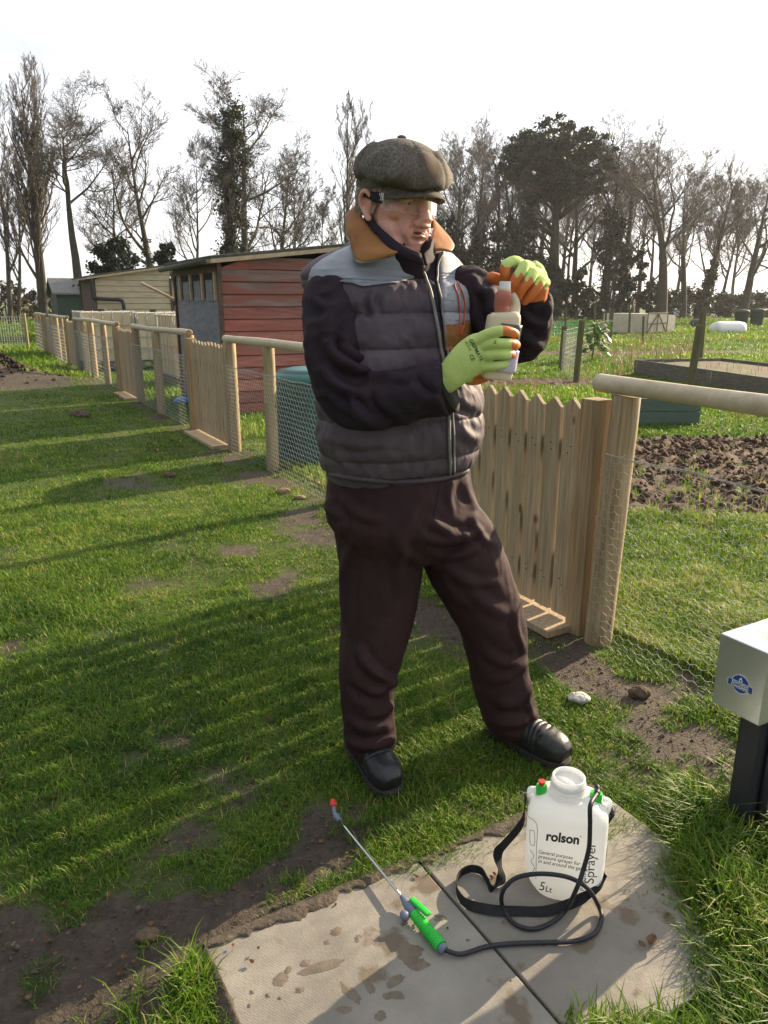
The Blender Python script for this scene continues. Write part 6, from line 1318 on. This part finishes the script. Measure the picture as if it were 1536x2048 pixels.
def orL(x, y, c, n):
    d = (x-1046)*.80+(y-520)*.60+0*x   # distance along the knuckle row
    k = (y-522)-(x-1010)*.42            # above this line: knit backs of the fingers
    lobes = 7*np.sin((x-1010)*.33)
    return (k > 16+lobes) & (c[:, 1] < 1.95) | (x < 1002) | ((y > 534) & (x < 1026))
glove(g, orL, 'glove')
# ---------------------------------------------------------------- the bottle he holds
MT['milky'] = mat('milky_plastic', (0.80, 0.70, 0.52), (0.86, 0.78, 0.62), scale=5, rough=.35, transl=.35, sss=0); MT['pink'] = mat('pink_liquid', (0.55, 0.16, 0.13), (0.62, 0.24, 0.19), scale=6, rough=.25, transl=.3)
MT['label'] = mat('dark_green_label', (0.03, 0.05, 0.04), (0.08, 0.10, 0.08), scale=12, rough=.4); MT['lilac'] = mat('lilac_label', (0.45, 0.36, 0.55), (0.62, 0.55, 0.70), scale=25, rough=.4)
t = thing('dosing_bottle', at(996, 757, 1.85), 'milky bottle with pink dosing neck and white cap held in both gloves', 'bottle')
V, F = limb([(992, 757, 1.850, 27, 27), (993, 748, 1.850, 31, 29), (997, 710, 1.852, 32, 30), (1003, 665, 1.853, 33, 31), (1007, 640, 1.854, 33, 31), (1008, 630, 1.854, 31, 29), (1008, 624, 1.854, 24, 22)], 6, 32, up=(1, 0, 0), power=3.2); mk('bottle_body', V, F, MT['milky'], t, smooth=True)
V, F = limb([(1006, 626, 1.850, 16, 15), (1003, 612, 1.848, 15, 14), (1005, 600, 1.846, 16, 16), (1008, 590, 1.845, 17, 16), (1010, 582, 1.845, 13, 13)], 6, 24, up=(1, 0, 0)); mk('dosing_neck', V, F, MT['pink'], t, smooth=True)
V, F = limb([(1009, 586, 1.845, 13.5, 13.5), (1010, 577, 1.845, 12, 12)], 3, 24, up=(1, 0, 0)); mk('neck', V, F, MT['milky'], t, smooth=True)
V, F = limb([(1009.5, 578, 1.845, 12, 12), (1010.5, 563, 1.845, 11.3, 11.3)], 3, 24, up=(1, 0, 0)); mk('cap', V, F, MT['white'], t, bevel=.001)
V, F = limb([(1024, 630, 1.868, 15, 14), (1030, 612, 1.868, 11, 12), (1027, 598, 1.868, 10, 11), (1022, 588, 1.866, 8, 8)], 6, 20, up=(1, 0, 0)); mk('filler_neck', V, F, MT['milky'], t, smooth=True)
V, F = limb([(1009, 648, 1.851, 27, 31.5), (1003, 690, 1.850, 25, 30.8), (999, 735, 1.848, 24, 30)], 6, 32, up=(1, 0, 0), power=3.2); k = F; V = V+np.array([.0085, -.0008, 0]); mk('label', V, F, MT['label'], t, smooth=True)
V, F = limb([(1004, 700, 1.850, 27, 31.2), (1001, 722, 1.848, 26, 30.6), (999, 742, 1.848, 25, 29.8)], 6, 32, up=(1, 0, 0), power=3.2); V = V+np.array([.0075, -.0012, 0]); mk('label', V, F, MT['lilac'], t, smooth=True)
# ---------------------------------------------------------------- pressure sprayer
MT['tank'] = mat('white_tank_plastic', (0.82, 0.84, 0.86), (0.86, 0.88, 0.90), scale=4, rough=.38, transl=.50, bump=.05, bscale=30)
MT['lgreen'] = mat('bright_green_plastic', (0.015, 0.42, 0.035), (0.025, 0.50, 0.05), scale=8, rough=.4); MT['red'] = mat('red_plastic', (0.62, 0.035, 0.03), rough=.4)
MT['hose'] = mat('black_hose', (0.013, 0.015, 0.021), (0.022, 0.024, 0.03), scale=20, rough=.5); MT['web'] = mat('black_webbing', (0.009, 0.009, 0.011), (0.02, 0.02, 0.023), scale=60, rough=.9, bump=.4, bscale=400, dist=.001)
MT['bluegrey'] = mat('blue_grey_plastic', (0.11, 0.145, 0.20), (0.15, 0.185, 0.25), scale=9, rough=.4); MT['chrome'] = mat('steel_tube', (0.55, 0.56, 0.57), rough=.22, metal=1)
sc = np.array([.447, 1.533, .014]); ta = math.radians(-13); TX = np.array([math.cos(ta), math.sin(ta), 0]); TY = np.array([-math.sin(ta), math.cos(ta), 0])
spt = thing('pressure_sprayer', sc, 'white pressure sprayer tank on the paving slab with its hose, strap and green lance', 'sprayer')
PRF = [(0, .050, .038), (.002, .064, .048), (.010, .072, .056), (.030, .082, .064), (.050, .090, .069), (.070, .0935, .071), (.12, .095, .072), (.18, .095, .072), (.225, .094, .071), (.245, .090, .068), (.260, .080, .060), (.270, .064, .052), (.276, .046, .044)]
S = crom(np.array(PRF), 4); n = 64; a = np.linspace(0, 2*math.pi, n, endpoint=False); pw = 2/3.3; ca = np.sign(np.cos(a))*np.abs(np.cos(a))**pw; sa = np.sign(np.sin(a))*np.abs(np.sin(a))**pw
V = []
S[:, 0] *= .97
for z, A_, B_ in S:
    wob = 1+.006*np.cos(a*2); V.append(sc+TX*(A_*ca*wob)[:, None]+TY*(B_*sa*wob)[:, None]+UP*z+UP*(.006*np.cos(2*a)*(z < .02))[:, None])
V = np.concatenate(V); k = len(S); F = [(i*n+j, i*n+(j+1) % n, (i+1)*n+(j+1) % n, (i+1)*n+j) for i in range(k-1) for j in range(n)]+[tuple(range(n))[::-1], tuple((k-1)*n+j for j in range(n))]
tank = mk('tank', V, F, MT['tank'], spt, smooth=True); e = tank.modifiers.new('es', 'EDGE_SPLIT'); e.split_angle = math.radians(50)
tkb = bvh_of(V, [f for f in F if len(f) == 4])
prof = [(.044, .270), (.042, .276), (.0415, .281), (.0435, .283), (.0435, .286), (.0405, .288), (.0405, .292), (.0425, .294), (.0425, .297), (.040, .299), (.040, .303), (.042, .305), (.042, .308), (.0395, .311), (.0395, .322), (.0375, .325), (.0345, .324), (.034, .300), (.034, .313), (.0, .312)]
prof = [(q, z*.97) for q, z in prof]; V, F = lathe(prof, 40, sc+TX*-.004); mk('filler_neck', V, F, MT['tank'], spt, smooth=True)
def cyl(c, d, r, h, name, mtl, par, n=20, r2=None, knurl=0):
    d = np.array(d)/np.linalg.norm(d); P = [c, c+d*h*.15, c+d*h*.85, c+d*h]; r2 = r2 or r; m = MB(); m.tube(P, [r*.94, r, r2, r2*.92], n); return m.mk(name, mtl, par, smooth=False, bevel=.0008)
vl = sc-TX*.066+TY*.0+UP*.248; cyl(vl, UP, .0135, .032, 'valve_cap', MT['lgreen'], spt, 12); cyl(vl+UP*.031, UP, .006, .012, 'valve_knob', MT['red'], spt, 14, .0095)
vr = sc+TX*.062-TY*.0+UP*.246; cyl(vr, UP, .0155, .034, 'hose_cap', MT['lgreen'], spt, 8)
for sgn in (-1, 1):
    m = MB(); c = sc+TX*sgn*.088+UP*.242; m.tube(crom([c-UP*.02, c+TX*sgn*.006+UP*.006, c+TX*sgn*.004+UP*.020, c-TX*sgn*.010+UP*.022], 4), .0055, 8, rb=.010); m.mk('strap_lug', MT['tank'], spt, smooth=True)
    m = MB(); c2 = c+TX*sgn*.012; P = [c2+np.array([0, math.cos(q)*.004, 0])+TX*sgn*math.cos(q)*.010+UP*(math.sin(q)*.016-.006) for q in np.linspace(0, 6.28, 17)]; m.tube(P, .0016, 6); m.mk('snap_hook', MT['cage'], spt, smooth=True)
H_ = [vr+UP*.030, vr+UP*.052-TY*.004, vr+UP*.048-TY*.022, at(1181, 1610, 1.438), at(1180, 1650, 1.428), at(1178, 1695, 1.422), at(1168, 1735, 1.415), at(1153, 1778, 1.402), gp(1130, 1822, .03), gp(1098, 1848, .021), gp(1062, 1858, .020), gp(1026, 1845, .022), gp(1005, 1812, .024), at(1006, 1782, 1.440), at(1030, 1757, 1.445), at(1070, 1748, 1.440), at(1115, 1750, 1.432), at(1150, 1760, 1.425), at(1178, 1780, 1.430), gp(1197, 1812, .03), gp(1203, 1836, .022), gp(1190, 1866, .021), gp(1150, 1882, .021), gp(1090, 1885, .021), gp(1030, 1887, .021), gp(975, 1893, .021), gp(925, 1908, .022), gp(898, 1903, .026), gp(884, 1895, .030)]
P = crom(H_, 8); m = MB(); m.tube(P, .0053, 12); m.mk('hose', MT['hose'], spt, smooth=True)
m = MB(); m.tube(P[8:18], .0066, 12); m.mk('hose_sleeve', MT['hose'], spt, smooth=True)
# lance
ln = thing('x', (0, 0, 0), None, None); bpy.data.objects.remove(ln)
gB, gA = gp(882, 1893, .030), gp(828, 1828, .033); d = gA-gB; Lg = np.linalg.norm(d); d /= Lg
ln = bpy.data.objects.new('lance', None); COL.objects.link(ln); ln.parent = spt; ln.location = gA-sc
S = []; kk = 60
for i in range(kk+1):
    f = i/kk; S.append([*(gB+d*Lg*f), (.0145-.002*f)*(1+.07*(1 if (i//2) % 2 else -1)*(.06 < f < .9))])
S = np.array(S); m = MB(); m.tube(S[:, :3], S[:, 3], 20); m.mk('grip', MT['lgreen'], ln, smooth=False)
m = MB(); m.tube([gB-d*.012, gB+d*.004], [.010, .0125], 16); m.mk('grip_end', MT['bluegrey'], ln, smooth=True)
pA = gp(803, 1793, .034); m = MB(); m.tube([gA, gA+(pA-gA)*.35, gA+(pA-gA)*.7, pA], [.0115, .0125, .0095, .0055], 16)
sd = np.cross(d, UP); sd /= np.linalg.norm(sd); sd = -sd if sd[0] < 0 else sd
m.tube([gA+d*.008-sd*.004, gA+d*.006-sd*.022], .0055, 12); m.tube([gA+d*.012-sd*.016-UP*.010, gA+d*.004-sd*.026+UP*.008], .0105, 14); m.tube([gA+d*.010+sd*.004, gA+d*.008+sd*.018], .008, 12)
m.mk('valve_body', MT['bluegrey'], ln, smooth=True)
tA = gp(822, 1797, .045); tB = gp(858, 1830, .050); td = (tB-tA)/np.linalg.norm(tB-tA); m = MB(); m.box((tA+tB)/2, (np.linalg.norm(tB-tA), .015, .010), td, np.cross(UP, td), UP); m.mk('trigger', MT['lgreen'], ln, bevel=.004, seg=3)
nz = gp(679, 1641, .028); m = MB(); m.tube(crom([pA, pA*.6+nz*.4, nz], 4), .0036, 12); m.mk('tube', MT['chrome'], ln, smooth=True)
n1 = gp(669, 1626, .032); n2_ = gp(667, 1612, .040); m = MB(); m.tube(crom([nz-(nz-pA)*-.015*0, nz+(nz-pA)*.04, n1, n2_], 4), [.0075]*4+[.0095]*3+[.006]*6, 12); m.mk('elbow', MT['bluegrey'], ln, smooth=True)
m = MB(); dd = n2_-n1; dd /= np.linalg.norm(dd); m.tube([n2_-dd*.002, n2_+dd*.004, n2_+dd*.014, n2_+dd*.018], [.0095, .0098, .0090, .0075], 16); m.mk('nozzle', MT['red'], ln)
# webbing strap: ribbon with its own width direction at each point
def ribbon(pts, wd, w, th, name, mtl, par, k=8):
    P = crom(pts, k); W = crom(wd, k); W /= np.linalg.norm(W, axis=1)[:, None]; T_ = np.gradient(P, axis=0); T_ /= np.linalg.norm(T_, axis=1)[:, None]; W = W-T_*(W*T_).sum(1)[:, None]; W /= np.linalg.norm(W, axis=1)[:, None]; N_ = np.cross(T_, W); V = []
    for p, ww, nn in zip(P, W, N_): V += [p-ww*w/2-nn*th/2, p+ww*w/2-nn*th/2, p+ww*w/2+nn*th/2, p-ww*w/2+nn*th/2]
    n = len(P); F = [(i*4+j, i*4+(j+1) % 4, (i+1)*4+(j+1) % 4, (i+1)*4+j) for i in range(n-1) for j in range(4)]+[(0, 1, 2, 3), ((n-1)*4+3, (n-1)*4+2, (n-1)*4+1, (n-1)*4)]
    return mk(name, np.array(V), F, mtl, par)
X1 = np.array([1., 0, 0]); Y1 = np.array([0, 1., 0])
sp1 = [(sc-TX*.103+UP*.245, Y1), (at(1048, 1622, 1.545), Y1+X1*.3), (at(1037, 1655, 1.550), X1+Y1*.3), (at(1012, 1685, 1.555), X1*.8+UP*.5), (at(996, 1705, 1.560), X1+UP*.2), (at(1000, 1735, 1.555), X1*.5+Y1), (gp(1001, 1762, .022), X1+UP*.3), (gp(984, 1780, .020), X1*.4+UP), (gp(975, 1762, .024), UP), (gp(962, 1742, .026), UP), (gp(938, 1738, .026), UP), (gp(917, 1752, .026), UP), (gp(914, 1782, .026), UP+Y1*.2), (gp(935, 1808, .026), UP+Y1*.4), (gp(985, 1820, .024), UP*.6+Y1), (gp(1040, 1822, .020), UP*.3+Y1), (gp(1090, 1822, .022), UP*.4+Y1), (gp(1135, 1810, .03), UP*.8+Y1), (at(1170, 1793, 1.445), UP+Y1*.3), (at(1200, 1770, 1.470), UP+Y1*.2), (at(1208, 1730, 1.500), X1*.3+Y1), (at(1211, 1690, 1.515), Y1), (at(1207, 1655, 1.520), Y1), (sc+TX*.105+UP*.235, Y1)]
ribbon([p for p, _ in sp1], [w for _, w in sp1], .024, .0018, 'strap', MT['web'], spt)
m = MB(); m.box(at(1208, 1652, 1.518), (.010, .026, .022)); m.mk('strap_buckle', MT['web'], spt, bevel=.002)
# printing on the tank
R_ = math.radians
decal_text(tkb, 'rolson', 26, 1091, 1680, R_(7), .0007, 'print', MT['black'], tank, .035)
decal_text(tkb, '\u00ae', 5, 1159, 1674, R_(7), .0007, 'print', MT['black'], tank)
for i, s_ in enumerate(('General purpose', 'pressure sprayer for', 'in and around the garden.')): decal_text(tkb, s_, 10.2, 1076.5, 1706+9.3*i, R_(10.5), .0007, 'print', MT['black'], tank, .006)
decal_text(tkb, '5', 25, 1077, 1779, R_(12), .0007, 'print', MT['black'], tank); decal_text(tkb, 'Lt', 16, 1090, 1782, R_(12), .0007, 'print', MT['black'], tank, .01)
decal_text(tkb, 'Sprayer', 27, 1187, 1768, R_(-87), .0007, 'print', MT['black'], tank); decal_text(tkb, 'Pressure', 13, 1168, 1782, R_(-83), .0007, 'print', MT['black'], tank)
for ln_ in ([(1057, 1633), (1074, 1650), (1073, 1700), (1072, 1757)], [(1060, 1660), (1069, 1664), (1069, 1690), (1061, 1686), (1060, 1660)], [(1061, 1700), (1068, 1712), (1062, 1722), (1069, 1735), (1063, 1748)]):
    P = [hit(tkb, x, y, .0005) for x, y in crom(np.array(ln_, float), 5)]; P = np.array([p for p in P if p is not None]); m = MB(); m.tube(P, .0006, 5); m.mk('print', MT['black'], tank)
# ---------------------------------------------------------------- loose things on the ground
def rock(c, r, name, label, cat, mtl, seed):
    V, F = ellipsoid((0, 0, 0), r, None, 26, 16); V = V*(1+.28*vnoise(V*28, seed)+.12*vnoise(V*90, seed+1))[:, None]+np.array(c); o = mk(name, V, F, mtl); return props(o, label, cat)
MT['stone'] = mat('pale_flint', (0.30, 0.29, 0.27), (0.52, 0.51, 0.48), scale=30, rough=.9, bump=.5, bscale=90); MT['clod'] = mat('earth_clod', (0.06, 0.04, 0.026), (0.14, 0.095, 0.06), scale=30, rough=.95, bump=.6, bscale=90); MT['flint'] = mat('brown_flint', (0.17, 0.11, 0.07), (0.30, 0.22, 0.15), scale=20, rough=.8)
rock(gp(1160, 1395, .015), (.036, .03, .018), 'stone', 'pale crumbly stone in the grass right of the man', 'stone', MT['stone'], 3)
for i, (px, py, r, lb) in enumerate([(340, 950, .055, 'brown clod on the lawn nearest the fence posts'), (566, 982, .05, 'brown flint by the netting left of the man'), (598, 995, .04, 'small brown stone just right of the flint by the netting'), (160, 830, .12, 'dark turf clod lying far out on the lawn'), (312, 900, .03, 'small clod on the lawn behind the larger one'), (1280, 1385, .045, 'dark mound of earth at the foot of the near netting'), (300, 1870, .03, 'mud lump pressed up beside the tyre tracks')]):
    rock(gp(px, py, r*.3), (r, r*.7, r*.5), 'stone' if i in (1, 2) else 'earth_clod', lb, 'stone' if i in (1, 2) else 'clod', MT['flint'] if i in (1, 2) else MT['clod'], 11+i)
def leaf_v(c, s, a, curl):
    X = np.array([math.cos(a), math.sin(a), 0]); Yv = np.array([-math.sin(a), math.cos(a), 0]); V = []
    for i in range(7):
        f = i/6; w = s*.42*math.sin(math.pi*min(1, f*.93+.04))**.8
        for q in (-1, 0, 1): V.append(c+X*(f-.5)*s+Yv*q*w+UP*(curl*s*(q*q*.5+.4*(f-.5)**2*4)+.003))
    return V, [(i*3+j, i*3+j+1, i*3+j+4, i*3+j+3) for i in range(6) for j in range(2)]
MT['leaf'] = mat('dead_leaf', (0.11, 0.060, 0.03), (0.24, 0.14, 0.08), scale=40, rough=.7, transl=.2)
for px, py, s, a_, lb in ((1303, 1887, .030, .9, 'curled brown dead leaf on the right paving slab'), (1283, 1893, .018, 2.2, 'small brown leaf scrap beside the curled leaf')):
    V, F = leaf_v(gp(px, py, .018), s, a_, .5); o = mk('dead_leaf', V, F, MT['leaf'], smooth=True); props(o, lb, 'leaf'); q = o.modifiers.new('s', 'SOLIDIFY'); q.thickness = .0008
mb_ = MB(); rs = random.Random(9); lr_ = np.exp(rng.uniform(math.log(1.2), math.log(9), 700)); la_ = rng.uniform(-.6, .5, 700); lx, ly = lr_*np.sin(la_), lr_*np.cos(la_); lz = hz(lx, ly); los = on_slab(lx, ly)
for x, y, z0_, os_, r in zip(lx, ly, lz, los, lr_):
    if os_ and rs.random() < .8: continue
    V, F = leaf_v(np.array([x, y, z0_+.004+(.012 if os_ else 0)]), rs.uniform(.004, .014)*(1+r*.1), rs.uniform(0, 6.28), rs.uniform(.1, .8)); mb_.add(V, F)
o = mb_.mk('leaf_litter', MT['leaf']); props(o, 'crumbs of dead leaf and straw scattered over lawn and mud', 'leaf litter', kind='stuff')
